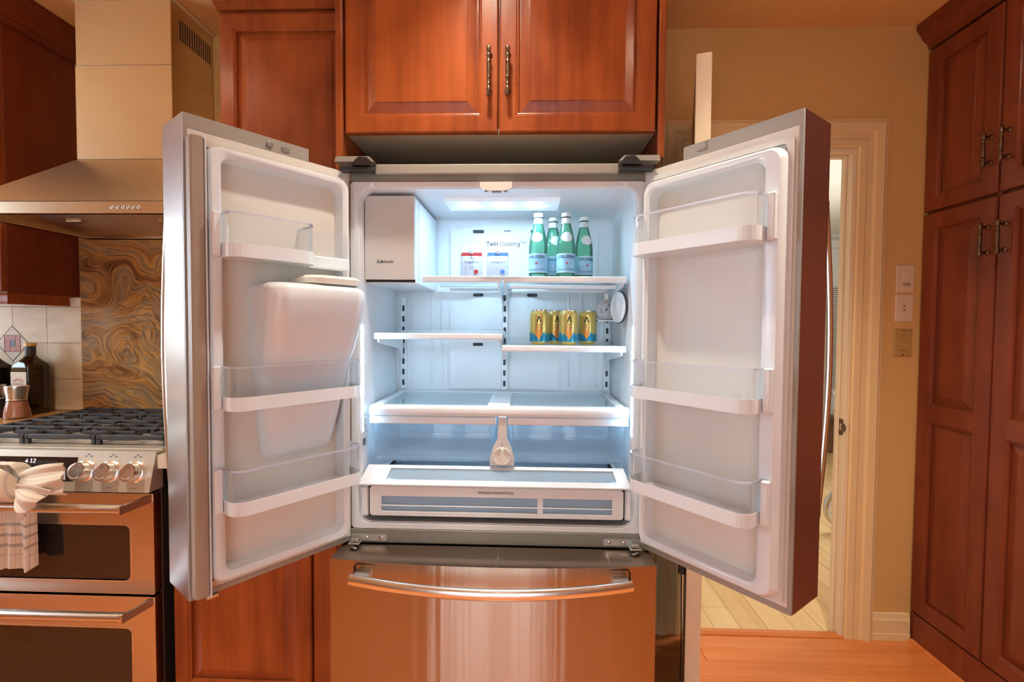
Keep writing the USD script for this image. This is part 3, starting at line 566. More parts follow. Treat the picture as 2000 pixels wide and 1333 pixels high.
# hinges
for s in (-1, 1):
    xh = .002+s*.449
    cvp = [(.0, 1.8190), (-.070, 1.8190), (-.088, 1.8300+.004), (-.120, 1.834), (.0, 1.834)]
    P = Polygon([(xh-s*a if False else xh+s*(-a_)+0, z) for a_, z in [(-.038, 1.8192), (.084, 1.8192), (.068, 1.8350), (-.034, 1.8350)]])
    hc = obj('hinge_cover', tf(extr(P, .04), (0, .0005, 0), X_, Z_, FN), GREYL, FR)
    obj('hinge_knuckle', [hull([(xh-s*a, y, z) for a, z in ((.020, 1.803), (.076, 1.803), (.074, 1.8185), (.066, 1.826), (.042, 1.828), (.030, 1.8185)) for y in (-.058, -.041)]), cbox(xh+s*.02, xh-s*.080, -.050, -.019, 1.7895, 1.8025, .003)], BLACK, hc)
    lh = obj('hinge_plate', tf(extr(Polygon(rr(-.056, .056, -.011, .011, .006)), .004), (xh-s*.054, -.0062, .659), X_, Z_, FN), ZINC, FR)
    obj('hinge_arm', [cbox(xh+s*.0, xh-s*.035, -.045, -.0105, .650, .655, .001), cbox(xh-s*.006, xh-s*.030, -.040, -.0105, .656, .667, .002), tf(cbox(-.012, .012, -.004, .004, 0, .004, .001), (xh-s*.02, -.052, .6432), np.array([.8, -s*-.6, 0]), np.array([s*-.6, .8, 0]), Z_)], ZINC, lh)
    obj('screw', [lathe([(.0055, 0), (.005, .002), (.0001, .0028)], 14, (xh-s*(.054+d), -.0102, .659), FN) for d in (-.008, .038)], CHROME, lh)

# the two doors, in door coordinates u (from the hinge), n (inward), z
TL_, TR_ = 2.2183, 2.2409
def rot(v, a): return np.array([v[0]*math.cos(a)-v[1]*math.sin(a), v[0]*math.sin(a)+v[1]*math.cos(a), 0.])
FRM = {'R': (np.array([.452, 0, Z0]), rot((-1, 0), TR_), rot((0, 1), TR_)), 'L': (np.array([-.452, 0, Z0]), rot((1, 0), -TL_), rot((0, 1), -TL_))}
W = .447
for side in 'RL':
    o, U, N = FRM[side]; lab = 'right' if side == 'R' else 'left'
    ST = steel('brushed_steel_door_'+lab, (.70, .68, .66), .26, (0, 0, 1), .5)
    def D(m): return tf(m, o, U, N, Z_)                          # mesh in (u, n, z)
    def DP(P, z0, z1): return D(tf(extr(P, z1-z0), (0, 0, z0)))  # plan polygon, extruded up
    us = np.linspace(0, 1, 25); nout = -(.147-.052*(1-us)**2); uu = W*us
    nout = np.maximum(nout, -(1.15*uu+.003))
    outer = np.c_[uu, nout]
    full = Polygon(np.vstack([outer, [(W, -.0065), (0, -.0065)]]))
    part = Polygon([p for p in np.vstack([[(.132, -.0065)], [(.132, np.interp(.132, uu, nout))], outer[outer[:, 0] > .132], [(W, -.0065)]])])
    dr = obj('door', [DP(full, 0, 1.1545), DP(part, 1.1545, 1.187)], ST, FR, 30, label=f'{lab} steel door, swung open')
    obj('door_cap', DP(sbox(.134, -.0062, W-.0005, .0005), 1.1515, 1.1868), GREYL, dr)
    obj('edge_trim', [DP(sbox(W-.0095, -.0062, W-.0002, .0008), .001, 1.151), DP(sbox(.0, -.0062, .0, .0) if False else sbox(.002, -.0062, W-.010, .0008), .0005, .0145)], GREYL, dr)
    obj('door_frame_panel', DP(sbox(.0015, -.0062, W-.010, .0), .015, 1.151), TANP, dr)
    gk = Polygon(rr(.014, W-.016, .024, 1.128, .012)).difference(Polygon(rr(.028, W-.03, .038, 1.114, .012)))
    obj('gasket', D(tf(extr(gk, .012), (0, .0003, 0), (1, 0, 0), (0, 0, 1), (0, 1, 0))), GASK, dr)
    def ringz(u0, u1, v0, v1, r, n): q = rr(u0, u1, v0, v1, r, 6); return np.c_[q[:, 0], np.full(len(q), n), q[:, 1]]
    if side == 'R':
        steps = [(.022, .424, .030, 1.108, .03, .001), (.025, .421, .034, 1.105, .03, .030), (.032, .414, .041, 1.098, .028, .041), (.040, .388, .050, 1.085, .026, .042), (.048, .380, .058, 1.078, .024, .036), (.054, .374, .066, 1.070, .022, -.028), (.062, .366, .074, 1.062, .02, -.034)]
    else:
        steps = [(.022, .408, .030, 1.120, .03, .001), (.025, .405, .034, 1.117, .03, .030), (.032, .400, .041, 1.110, .028, .041), (.040, .386, .050, 1.100, .026, .042), (.048, .378, .058, 1.092, .024, .036), (.054, .372, .066, 1.084, .022, -.028), (.062, .364, .074, 1.076, .02, -.034)]
    obj('door_liner', D(loft([ringz(*s) for s in steps], False, True)), WHITE, dr, 40)
    # the long bowed bar handle on the outer face
    tt = np.linspace(0, 1, 30)
    obj('handle', [D(tube(np.c_[np.full(30, .424), -.172-.058*np.sin(np.pi*tt), .17+.86*tt], .012, 12)), D(cbox(.411, .437, -.185, -.143, .19, .225, .006)), D(cbox(.411, .437, -.185, -.143, .975, 1.01, .006))], BARST, dr, 40)
    # door bins
    def bin_(u0, u1, v0, v1, n0=-.030, n1=.112, tb=.034, rb=True):
        def plan(e=0): 
            q = [(u0-e, n0), (u0-e, n1-.035)]+[(u0-e+.035+e-(.035+e)*math.cos(a), n1-.035+(.035+e)*math.sin(a)) for a in np.linspace(.2, 1.57, 6)]
            q += [(u1+e-.035-e+(.035+e)*math.sin(a), n1-.035+(.035+e)*math.cos(a)) for a in np.linspace(0, 1.4, 6)]+[(u1+e, n1-.035), (u1+e, n0)]
            return np.array(q)
        po, pi = Polygon(plan(0)), Polygon(plan(-.003)).intersection(sbox(-1, n0+.003, 1, 1))
        b = obj('door_bin', [DP(po.difference(pi), v0+.004, v1-.004)], CLEAR, FR, 40)
        lipo, lipi = Polygon(plan(.0012)), Polygon(plan(-.0042)).intersection(sbox(-1, n0+.004, 1, 1))
        obj('lip', DP(lipo.difference(lipi), v1-.004, v1), CLEARE, b)
        tro = Polygon(plan(.0016)); tri = Polygon(plan(.0004)).union(sbox(-1, -1, 1, .03))
        obj('bin_base', [DP(tro.difference(tri), v0, v0+tb), DP(pi, v0, v0+.004)], WHITE, b)
        if rb: obj('bracket', D(cbox(u1+.0035, u1+.022, .0425, .060, v0+.002, v1+.001, .003)), WHITE, b)
        return b
    if side == 'R':
        for v0, v1 in ((.884, .995), (.482, .588), (.214, .322)): bin_(.036, .392, v0, v1)
        for v in (.85, .715, .635): obj('bin_lug', [D(cbox(u, u+.035, -.0335, -.008, v, v+.040, .005)) for u in (.070, .112)], WHITE, dr)
        obj('liner_rib', [D(cbox(.15, .364, -.0335, -.031, v, v+.004, .001)) for v in (.640, .650)], WHITE, dr)
    else:
        bin_(.165, .384, .845, .953, n1=.105); bin_(.026, .386, .472, .580); bin_(.026, .386, .216, .327)
        bs = obj('bin_shelf', [D(cbox(.040, .163, .046, .050, .876, .945, .001))], CLEAR, FR)
        obj('shelf_base', [D(cbox(.036, .166, -.030, .056, .842, .877, .004))], WHITE, bs)
        # housing of the water dispenser with its lid
        secs = [(.300, .085, .262, -.030), (.335, .075, .275, .030), (.42, .060, .285, .055), (.55, .046, .293, .080), (.61, .040, .300, .108), (.69, .034, .304, .138), (.745, .030, .306, .152), (.772, .032, .306, .152), (.784, .038, .300, .145), (.790, .050, .290, .130)]
        rings = []
        for v, a, b, n in secs:
            q = rr(a, b, -.033, n, .042, 6); rings.append(np.c_[q, np.full(len(q), v)])
        hs = obj('dispenser_housing', D(loft(rings)), WHITE, dr, 50)
        lid = [np.c_[rr(a, b, c, d, .045, 6), np.full(28, v)] for v, a, b, c, d in ((.7902, .050, .190, .020, .122), (.794, .036, .206, .004, .140), (.808, .034, .208, .002, .142), (.816, .044, .198, .012, .132))]
        obj('dispenser_lid', D(loft([r_[:28] for r_ in lid])), LIDC, hs, 50)
        # folding mullion along the free edge
        fm = obj('mullion_flap', D(cbox(.4125, .4435, .004, .036, .012, 1.130, .004)), TANB, dr, label='tan folding mullion strip')
        obj('mullion_cover', D(cbox(.4095, .4125, .002, .0385, .010, 1.132, .001)), WHITE, fm)
        obj('mullion_pin', D(cbox(.385, .412, -.004, .010, -.0085, -.0005, .001)), ZINC, fm)
        obj('cap_boss', [D(lathe([(.009, 0), (.009, .004), (.005, .006), (.0001, .006)], 18, (.245, .0005, 1.168), (0, 1, 0))), D(cbox(.19, .212, .0005, .004, 1.160, 1.172, .001))], GREYB, dr)
    if side == 'R': obj('cap_notch', [D(cbox(.178, .205, .0005, .003, 1.162, 1.166, .0005)), D(cbox(.201, .207, .0005, .003, 1.162, 1.184, .0005))], GREYB, dr)

# ================================================================== food and things on the shelves
def pet_material():
    n = {'t': ('transparent_bsdf', {'color': (.62, .93, .77)}), 'd': ('translucent_bsdf', {'color': (.30, .78, .54)}), 'd2': ('diffuse_bsdf', {'color': (.24, .66, .46)}), 'dd': ('mix_closure', {'fac': .4}), 'a': ('mix_closure', {'fac': .38}),
         'f': ('fresnel', {'IOR': 1.45}), 'gl': ('glossy_bsdf', {'color': (1, 1, 1), 'roughness': .05}), 'x': ('mix_closure', {})}
    usdkit.material(stage, L('green_pet'), n, [('d.BSDF', 'dd.closure1'), ('d2.BSDF', 'dd.closure2'), ('t.BSDF', 'a.closure1'), ('dd.closure', 'a.closure2'), ('f.fac', 'x.fac'), ('a.closure', 'x.closure1'), ('gl.BSDF', 'x.closure2')], surface='x.closure'); return L('green_pet')
PET = pet_material()
LBLUE = mat('label_blue', (.28, .55, .74), .45, c2=(.42, .66, .80), scale=(40,)*3)
NAVY = mat('print_navy', (.012, .03, .10), .5); RED = mat('print_red', (.55, .04, .05), .5); PAPER = mat('label_white', (.80, .82, .84), .5)
CAPW = mat('cap_white', (.82, .84, .85), .35)
ZS = 1.489-.0003
bprof = [(.0001, .003), (.020, .0), (.0305, .004), (.0325, .012), (.0325, .100), (.0322, .118), (.0300, .137), (.0262, .156), (.0215, .175), (.0172, .192), (.0150, .205), (.0140, .214), (.0140, .222)]
bt = thing('water_bottle', 'x', 'bottle', (0, 0, 0))
obj('bottle', lathe(bprof, 36), PET, bt, 40)
lab = obj('label', lathe([(.0329, .024), (.0330, .024), (.0330, .090), (.0329, .090)], 48), LBLUE, bt, 40, 'pale blue paper label')
brd = [cbox(-.100, .100, z, z+.0022, 0, .0002, 0) for z in (.0655, .0005)]
obj('label_border', cat_([lathe([(.03305, z), (.0332, z), (.0332, z+.002), (.03305, z+.002)], 48) for z in (.0245, .0875)]), PAPER, lab)
tm = meshkit.text_mesh('S.PELLEGRINO', .0092, .0003, True); tm.apply_translation([-(tm.bounds[0][0]+tm.bounds[1][0])/2, 0, 0]); tm.apply_transform(np.diag([.062/(tm.bounds[1][0]-tm.bounds[0][0]), 1, 1, 1]))
obj('lettering', [wrap(tm, .0331, .0735)], NAVY, lab)
star = Polygon([((.0062 if k % 2 == 0 else .0026)*math.sin(k*math.pi/5), (.0062 if k % 2 == 0 else .0026)*math.cos(k*math.pi/5)) for k in range(10)])
obj('star', wrap(extr(star, .0003), .0331, .056), RED, lab)
sm = meshkit.text_mesh('ACQUA MINERALE NATURALE', .003, .0003); sm.apply_translation([-(sm.bounds[0][0]+sm.bounds[1][0])/2, 0, 0])
obj('small_lettering', wrap(sm, .0331, .033), NAVY, lab)
Rz = lambda z: np.interp(z, [p[1] for p in bprof[3:]], [p[0] for p in bprof[3:]])
V_, F_ = [], []
for i, rho in enumerate(np.linspace(0, 1, 6)):
    for j in range(24):
        a = 2*math.pi*j/24; z = .147+.017*rho*math.sin(a); th = -math.pi/2+.72*rho*math.cos(a); R_ = Rz(z)+.0009; V_.append((R_*math.cos(th), R_*math.sin(th), z))
for i in range(5):
    for j in range(24):
        a, b = i*24+j, i*24+(j+1) % 24; F_ += [(a, b, b+24), (a, b+24, a+24)]
el = obj('shoulder_label', trimesh.Trimesh(V_, F_, process=False), PAPER, bt, True, 'oval white shoulder label')
obj('neck_label', lathe([(.0172, .1955), (.0158, .206), (.0150, .2145), (.0142, .2148)], 36), PAPER, bt, 40)
obj('neck_ring', lathe([(.0142, .2155), (.0162, .2160), (.0162, .2180), (.0142, .2185)], 36), SLOT, bt)
cp_ = [(.0001, .2325)]+[(.0150, .2322), (.0158, .231), (.0158, .2195), (.0145, .2190)]
obj('cap', [lathe(cp_[::-1], 40)]+[cbox(-.0004, .0004, -.0162, -.0156, .2205, .231, 0).apply_transform(trimesh.transformations.rotation_matrix(a, [0, 0, 1])) for a in np.linspace(0, 6.28, 30)[:-1]], CAPW, bt, 40)
BOT = [(.1358, .215, -.20, 'leftmost green sparkling-water bottle on the upper right shelf, standing in front'), (.1915, .285, .35, 'green sparkling-water bottle half hidden behind the two front bottles'), (.2324, .210, .05, 'green sparkling-water bottle second from right, standing in front'), (.3023, .275, .28, 'rightmost green sparkling-water bottle on the upper right shelf, set back')]
for k, (x, y, ro, lbl) in enumerate(BOT):
    loc = (x, y, ZS)
    if k == 0:
        pr = stage.GetPrimAtPath(bt); UsdGeom.Xformable(pr).GetOrderedXformOps()[0].Set(Gf.Vec3d(*loc)); UsdGeom.Xformable(pr).AddRotateZOp().Set(math.degrees(ro)); put(pr, lbl, None, 'green sparkling-water bottles')
    else: dup(bt, 'water_bottle', loc, ro, lbl)
# cans
GOLD = mat('can_gold', (.72, .52, .13), .30, .55, c2=(.68, .50, .16), scale=(30,)*3); CTEAL = mat('can_teal', (.02, .22, .38), .3, .3, c2=(.03, .32, .50), scale=(90,)*3); CDK = mat('can_ink', (.02, .025, .02), .4); CRED = mat('can_red', (.62, .06, .03), .4); CORG = mat('can_orange', (.80, .30, .04), .35, .2); ALU = mat('can_aluminium', (.80, .80, .80), .25, 1)
ZS2 = 1.263-.0003
ct = thing('drink_can', 'x', 'can', (0, 0, 0))
obj('can_body', lathe([(.0001, .004), (.022, .003), (.024, 0), (.0262, .003), (.0330, .012), (.0330, .103), (.0318, .1085), (.0272, .1165), (.0268, .118)], 40), GOLD, ct, 40)
obj('can_lid', [lathe([(.0268, .1175), (.0278, .1200), (.0272, .1222), (.0262, .1222), (.0250, .1180), (.0001, .1182)], 40), tf(extr(Polygon(rr(-.007, .007, -.010, .012, .006)), .0012), (0, .002, .1190))], ALU, ct, 40)
pk = [(0, .012)]; xs = np.linspace(0, 2*math.pi*.0330, 33); hs_ = [.016, .027, .020, .034, .022, .030, .016, .026]
P = Polygon([(x, .004+hs_[i % 8]) for i, x in enumerate(xs)]+[(xs[-1], 0), (0, 0)])
obj('mountains', wrap(extr(P, .0003), .03305, .0115, 1.2), CTEAL, ct)
pk2 = Polygon([(-.013, .012), (-.009, .030), (-.004, .024), (.001, .036), (.006, .024), (.012, .030), (.013, .014), (.004, .006), (-.004, .004)])
obj('sunset', [wrap(extr(Polygon([(-.0125, .042), (.0125, .042), (.0105, .028), (.004, .018), (0, .012), (-.004, .018), (-.0105, .028)]), .0003), .03340, .006)], CORG, ct)
obj('emblem', [wrap(extr(Polygon([(-.009, 0), (-.0025, .022), (.0025, .022), (.009, 0), (.0045, 0), (.0002, .015), (-.0045, 0)]), .0003), .03305, .078)], CDK, ct)
def cw(s, h, z, w, r=.03308):
    q = meshkit.text_mesh(s, h, .0003, True); q.apply_translation([-(q.bounds[0][0]+q.bounds[1][0])/2, 0, 0]); q.apply_transform(np.diag([w/(q.bounds[1][0]-q.bounds[0][0]), 1, 1, 1])); return wrap(q, r, z)
obj('lettering', [cw('ATHLETIC', .0038, .0695, .022), cw('BREWING CO', .0024, .0648, .020)], CDK, ct)
obj('name_lettering', [cw('UPSIDE', .0065, .0555, .024), cw('DAWN', .0048, .0488, .018)], CRED, ct)
CAN = [(.1417, .215, -.05, 'leftmost gold drink can on the lower right shelf, standing in front'), (.1997, .285, .22, 'gold drink can half hidden behind the two front cans'), (.2437, .205, .03, 'gold drink can second from right, standing in front'), (.3184, .275, -.20, 'rightmost gold drink can on the lower right shelf, set back')]
for k, (x, y, ro, lbl) in enumerate(CAN):
    loc = (x, y, ZS2)
    if k == 0:
        pr = stage.GetPrimAtPath(ct); UsdGeom.Xformable(pr).GetOrderedXformOps()[0].Set(Gf.Vec3d(*loc)); UsdGeom.Xformable(pr).AddRotateZOp().Set(math.degrees(ro)); put(pr, lbl, None, 'gold drink cans')
    else: dup(ct, 'drink_can', loc, ro, lbl)
# spouted pouches
FOIL = mat('pouch_film', (.62, .63, .68), .28, .15, bump=.5, bscale=(70, 70, 45)); PBLUE = mat('print_blue', (.10, .24, .60), .5); SILV = mat('print_silver', (.14, .14, .18), .4)
for x, colm, word, lbl in ((-.0973, RED, 'Organic', 'white spouted pouch with a red top band on the upper left shelf'), (-.0057, PBLUE, 'yogurt', 'white spouted pouch with a blue top band on the upper left shelf')):
    t = thing('pouch', lbl, 'pouch', (x, .20, ZS)); rings = []
    for z, w, d in ((0, .037, .019), (.004, .038, .020), (.03, .0378, .0165), (.06, .0378, .010), (.078, .0378, .0045), (.084, .0375, .0012), (.092, .0372, .0012)):
        a = np.linspace(0, 2*math.pi, 40, endpoint=False); rings.append(np.c_[x+w*np.sign(np.cos(a))*np.abs(np.cos(a))**.7, .20+d*np.sign(np.sin(a))*np.abs(np.sin(a))**1.1, np.full(40, ZS+z)])
    obj('pouch_body', loft(rings), FOIL, t, 50)
    obj('colour_band', hull([(x+a, .2+b, ZS+z) for a, z in ((-.0376, .082), (.0376, .082), (.036, .094), (-.034, .094)) for b in (-.0018, .0018)]), colm, t, label='coloured top band')
    obj('spout', lathe([(.006, .090), (.006, .098), (.0095, .099), (.0095, .101), (.0075, .1015), (.0075, .112), (.006, .1135), (.0001, .1137)], 24, (x, .2, ZS)), CAPW, t, 40)
    obj('lettering', [text(word, .0085, (x+.002, .2-.0165, ZS+.056), X_, np.array([0, .17, .985]), .0008, align='c', width=.050), text('Simply', .006, (x+.0, .2-.0128, ZS+.070), X_, np.array([0, .3, .954]), .0008, align='c', width=.026)], SILV, t)
    obj('badge', lathe([(.0001, .0), (.0078, .0), (.0072, .0012), (.0001, .0014)], 24, (x+.018, .2-.0178, ZS+.026), (0, -1, .05)), colm, t)
# thermometer and absorber disc
t = thing('thermometer', 'round steel dial refrigerator thermometer hooked at the right wall beside the cans', 'thermometer', (.385, .27, 1.35))
o = np.array([.384, .262, 1.388])
obj('case', lathe([(.0001, -.012), (.034, -.012), (.0375, -.008), (.0375, .004), (.0345, .006), (.0335, .003), (.0001, .003)], 40, o, FN), ZINC, t, 30)
dl = obj('dial', lathe([(.0001, .0), (.0333, 0), (.0333, .0036), (.0001, .0036)], 40, o, FN), mat('dial_face', (.52, .54, .58), .4), t)
def arcm(r0, r1, a0, a1): return Polygon([(r0*math.cos(a), r0*math.sin(a)) for a in np.linspace(a0, a1, 20)]+[(r1*math.cos(a), r1*math.sin(a)) for a in np.linspace(a1, a0, 20)])
obj('scale', [tf(extr(q, .0004), o+FN*.0036, X_, Z_, FN) for q in (arcm(.018, .021, -.5, 1.2), arcm(.018, .020, 2.9, 4.0), arcm(.027, .028, 4.0, 8.5))]+[tf(extr(Polygon(rr(-.0004, .0004, .024, .029, .0001)), .0004), o+FN*.0036, (math.cos(a), 0, math.sin(a)), (-math.sin(a), 0, math.cos(a)), FN) for a in np.linspace(-2.2, 2.2, 19)], PRINT, dl)
obj('needle', [tf(extr(Polygon([(-.001, -.006), (.001, -.006), (.0003, .022), (-.0003, .022)]), .0006), o+FN*.0045, (.8, 0, -.6), (.6, 0, .8), FN), lathe([(.003, 0), (.003, .002), (.0001, .002)], 14, o+FN*.0042, FN)], BLACK, dl)
obj('hook', [cbox(.377, .391, .262, .2635, 1.424, 1.447, .0005), cbox(.374, .394, .255, .2635, 1.443, 1.447, .0005)], ZINC, t)
obj('base', [cbox(.352, .421, .245, .285, 1.345, 1.350, .001)], ZINC, t)
t = thing('odour_absorber', 'round white absorber disc stuck on the inner right wall of the refrigerator', 'absorber', (CX1, .13, 1.395))
obj('disc', lathe([(.052, 0), (.053, .004), (.052, .010), (.047, .013), (.020, .013), (.018, .015), (.0001, .016)], 40, (CX1-.0175, .150, 1.393), (-.96, -.28, 0)), WHITE, t, 30)
obj('rim', lathe([(.0525, .001), (.0545, .001), (.0545, .007), (.0525, .007)], 40, (CX1-.0175, .150, 1.393), (-.96, -.28, 0)), SLOT, t, 30)

# ================================================================== range
RX0, RX1 = -1.834, -1.072
RG = thing('range', 'stainless double-oven gas range left of the refrigerator with a towel on its handle', 'stove', ((RX0+RX1)/2, .25, 0))
obj('body', [cbox(RX0+.004, RX1-.006, .012, .545, .03, .885, .002)], GREY, RG)
obj('cooktop', [cbox(RX0, RX1, .012, .552, .886, .922, .004), cbox(RX0+.02, RX1-.02, .553, .5635, .90, .946, .003)], PANELST, RG)
pq = [(-.046, .800), (-.014, .921), (.0115, .921), (.0115, .800)]
cpn = obj('control_panel', tf(extr(Polygon(pq), RX1-RX0), (RX0, 0, 0), (0, 1, 0), Z_, X_), PANELST, RG)
pv = np.array([0, .032, .121]); pv /= np.linalg.norm(pv); pn = np.cross(X_, pv)
def onp(x, s): return np.array([x, -.046, .800])+pv*s
obj('display', tf(cbox(-.140, .140, .030, .104, -.002, .0012, .001), onp(-1.462, 0), X_, pv, pn), DISPLAY, cpn)
obj('clock_digits', [text('4', .012, onp(-1.492, .0855)+pn*.0013, X_, pv), text('12', .012, onp(-1.477, .0855)+pn*.0013, X_, pv)], DIGIT, cpn)
obj('panel_marks', [tf(cbox(a-.003, a+.003, .106+b, .110+b, 0, .0006, 0), onp(x, 0), X_, pv, pn) for x in (-1.285, -1.205, -1.125) for a, b in ((-.012, 0), (.006, 0), (-.004, .006))]+[tf(cbox(-.012, .012, .012, .0135, 0, .0005, 0), onp(x, 0), X_, pv, pn) for x in (-1.205, -1.125)], PRINTL, cpn)
for x in (-1.289, -1.208, -1.127, -1.64, -1.715, -1.79):
    k = obj('knob', [lathe([(.0345, 0), (.0345, .006), (.031, .009), (.0285, .010), (.0275, .034), (.0255, .037), (.021, .0375), (.0195, .0355), (.0001, .035)], 40, onp(x, .062)+pn*.0002, pn)], BARST, RG, 35)
    obj('pointer', tf(cbox(-.0022, .0022, .008, .026, .0375, .0392, .0008), onp(x, .062), X_, pv, pn), CHROME, k)
def oven_door(z0, z1, hz, wz0, wz1, nm):
    P = Polygon(rr(RX0+.002, RX1-.008, z0, z1, .004)); Wn = Polygon(rr(-1.738, -1.158, wz0, wz1, .018))
    d = obj('oven_door', [plate(P.difference(Wn), .0105, .030), plate(P, .0110, .0004)], RSTEEL, RG, label=nm)
    obj('window', plate(Wn, .009, .0245), OVENGL, d)
    e = Polygon(Wn.exterior).buffer(.004).difference(Polygon(Wn.exterior)); obj('window_rim', plate(e, -.0192, .0016), BARST, d)
    xa, xb = RX0+.045, RX1-.050
    obj('handle', [tube([(x, -.092, hz) for x in np.linspace(xa-.004, xb+.004, 8)], .0145, 20)], BARST, d, 50)
    for x in (xa, xb): obj('handle_bracket', hull([(x+a+e_*.7, y, hz+c+(y+.09)*.10) for a in (-.006, .006) for y, e_ in ((-.104, 0), (-.0195, .045 if x == xb else -.045)) for c in (-.012, .012)]), RSTEEL, d)
    return d
oven_door(.462, .788, .765, .506, .684, 'upper oven door, short')
oven_door(.052, .454, .432, .100, .350, 'lower oven door, tall')
obj('kick_plate', cbox(RX0+.01, RX1-.012, .02, .04, .0, .05, .002), GREY, RG)
for k in range(3):
    a, b = RX1-.014-.246*(k+1)+.002, RX1-.014-.246*k-.002
    g = obj('grate', [cbox(a, a+.012, .05, .545, .938, .954, .003), cbox(b-.012, b, .05, .545, .938, .954, .003)]+[cbox(a+.012, b-.012, y-.006, y+.006, .940, .956, .003) for y in (.056, .175, .297, .42, .539)]
        +[cbox((a+b)/2-.005, (a+b)/2+.005, y0, y1, .940, .955, .002) for y0, y1 in ((.062, .095), (.145, .169), (.181, .21), (.26, .291), (.303, .335), (.385, .414), (.426, .46), (.51, .533))]
        +[cbox(x0, x1, y-.005, y+.005, .940, .9555, .002) for y in (.115, .236, .358, .48) for x0, x1 in ((a+.012, a+.085), (b-.085, b-.012))]
        +[hull([(xc+s1*d*.055+e*.004, yc+s2*d*.05+f*.004, z) for d in (.45, 1.) for e in (-1, 1) for f in (-1, 1) for z in (.941, .954)]) for xc in ((a+b)/2,) for yc in (.175, .42) for s1 in (-1, 1) for s2 in (-1, 1)]
        +[cbox(x-.007, x+.007, y-.007, y+.007, .9225, .94, .002) for x in (a+.007, b-.007) for y in (.058, .537)], IRON, RG)
    for y in (.175, .42):
        bn = obj('burner', lathe([(.046, 0), (.046, .006), (.034, .010), (.033, .016), (.0001, .016)], 28, ((a+b)/2, y, .9223)), ALU, RG, 30)
        obj('burner_cap', lathe([(.030, .0162), (.032, .018), (.030, .022), (.0001, .023)], 28, ((a+b)/2, y, .9223)), IRON, bn, 30)

# hood
HX0, HX1, HY = -1.832, -1.070, .085
HD = thing('range_hood', 'stainless chimney range hood hanging above the gas range', 'range hood', ((HX0+HX1)/2, .33, 1.695))
c0 = [(HX0, HY), (HX1, HY), (HX1, YW-.003), (HX0, YW-.003)]; c1 = [(-1.642, .332), (-1.262, .332), (-1.262, YW-.003), (-1.642, YW-.003)]
obj('canopy', loft([np.c_[c0, [1.7352]*4], np.c_[c1, [1.957]*4]], True, True), HOODST, HD)
rm = obj('rim', [cbox(HX0, HX1, HY, HY+.018, 1.694, 1.735, .002), cbox(HX0, HX0+.018, HY+.018, YW-.003, 1.694, 1.735, .002), cbox(HX1-.018, HX1, HY+.018, YW-.003, 1.694, 1.735, .002), cbox(HX0+.018, HX1-.018, YW-.025, YW-.003, 1.694, 1.735, .002)], HOODST, HD)
for x in (-1.287, -1.268, -1.249, -1.232, -1.214, -1.196): obj('button', lathe([(.0058, 0), (.0058, .0012), (.0048, .0016), (.0044, .0008), (.0001, .0008)], 16, (x, HY-.0002, 1.714), FN), ZINC, rm)
obj('panel_mark', [plate(Polygon(rr(-1.259, -1.258, 1.709, 1.719, .0004)), HY-.0001, .0006), plate(Polygon(rr(-1.241, -1.2395, 1.709, 1.719, .0004)), HY-.0001, .0006)], PRINTL, rm)
for a, b in ((HX0+.02, -1.452), (-1.450, HX1-.02)): obj('grease_filter', [hull([(x, y, z) for x in (a, b) for y, z in ((HY+.09, 1.7265), (HY+.09, 1.7335), (YW-.03, 1.703), (YW-.03, 1.710))])]+[cbox((a+b)/2-.03, (a+b)/2+.03, .30, .315, 1.712, 1.7185, .002)], HOODST, HD)
obj('lamp_panel', [cbox(HX0+.02, HX1-.02, HY+.019, HY+.088, 1.722, 1.7345, .002)], HOODST, HD)
obj('chimney_cover', cbox(-1.642, -1.262, .332, YW-.003, 1.9575, 2.313, .002), HOODST, HD)
uc = obj('vented_chimney_cover', cbox(-1.640, -1.264, .334, YW-.003, 2.3135, 2.558, .002), HOODST, HD)
for k in range(14): obj('vent_slot', cbox(-1.2645, -1.2636, .384+.0135*k-.0035, .384+.0135*k+.0035, 2.432, 2.512, .0003), SLOT, uc)
obj('ceiling_flange', cbox(-1.652, -1.252, .322, YW-.003, 2.5585, 2.5695, .002), TRIM, HD)

# granite and tiles on the wall
obj('granite_panel', cbox(-1.866, -1.040, .566, YW-.0005, .947, 1.692, .002), GRANITE, label='polished swirling brown granite backsplash panel behind the gas range', cat='backsplash')
tx = [-1.8675-.1575*k for k in range(5)]; tz = [.939, 1.078, 1.237, 1.396, 1.4385]
dc = np.array([-2.1835, 1.233]); dia = Polygon([dc+(0, .079), dc+(.074, 0), dc-(0, .079), dc-(.074, 0)])
struct('trim_5', cbox(tx[-1], tx[0], YW-.0035, YW-.0003, .9375, 1.4385, 0), GROUT)
for i in range(4):
    for j in range(4):
        P = sbox(tx[i+1]+.001, tz[j]+.001, tx[i]-.001, tz[j+1]-.001).difference(dia.buffer(.0015))
        obj('tile', plate(P, YW-.0037, .0055+RNG.uniform(-.0004, .0004)), TILES[RNG.integers(3)], wall_back)
dt = obj('decor_tile', plate(dia, YW-.0037, .0040), GROUT, wall_back)
d1 = .036
def pc(a, b, c, d, m): obj('mosaic_piece', plate(sbox(dc[0]+a+.001, dc[1]+c+.001, dc[0]+b-.001, dc[1]+d-.001).intersection(dia.buffer(-.002)), YW-.0078, .0022), m, dt)
for a, b, c, d, m in ((-d1, .012, .012, d1, MOS_R), (.012, d1, -.012, d1, MOS_R), (-.012, d1, -d1, -.012, MOS_R), (-d1, -.012, -d1, .012, MOS_R), (-.012, .012, -.012, .012, MOS_B)): pc(a, b, c, d, m)
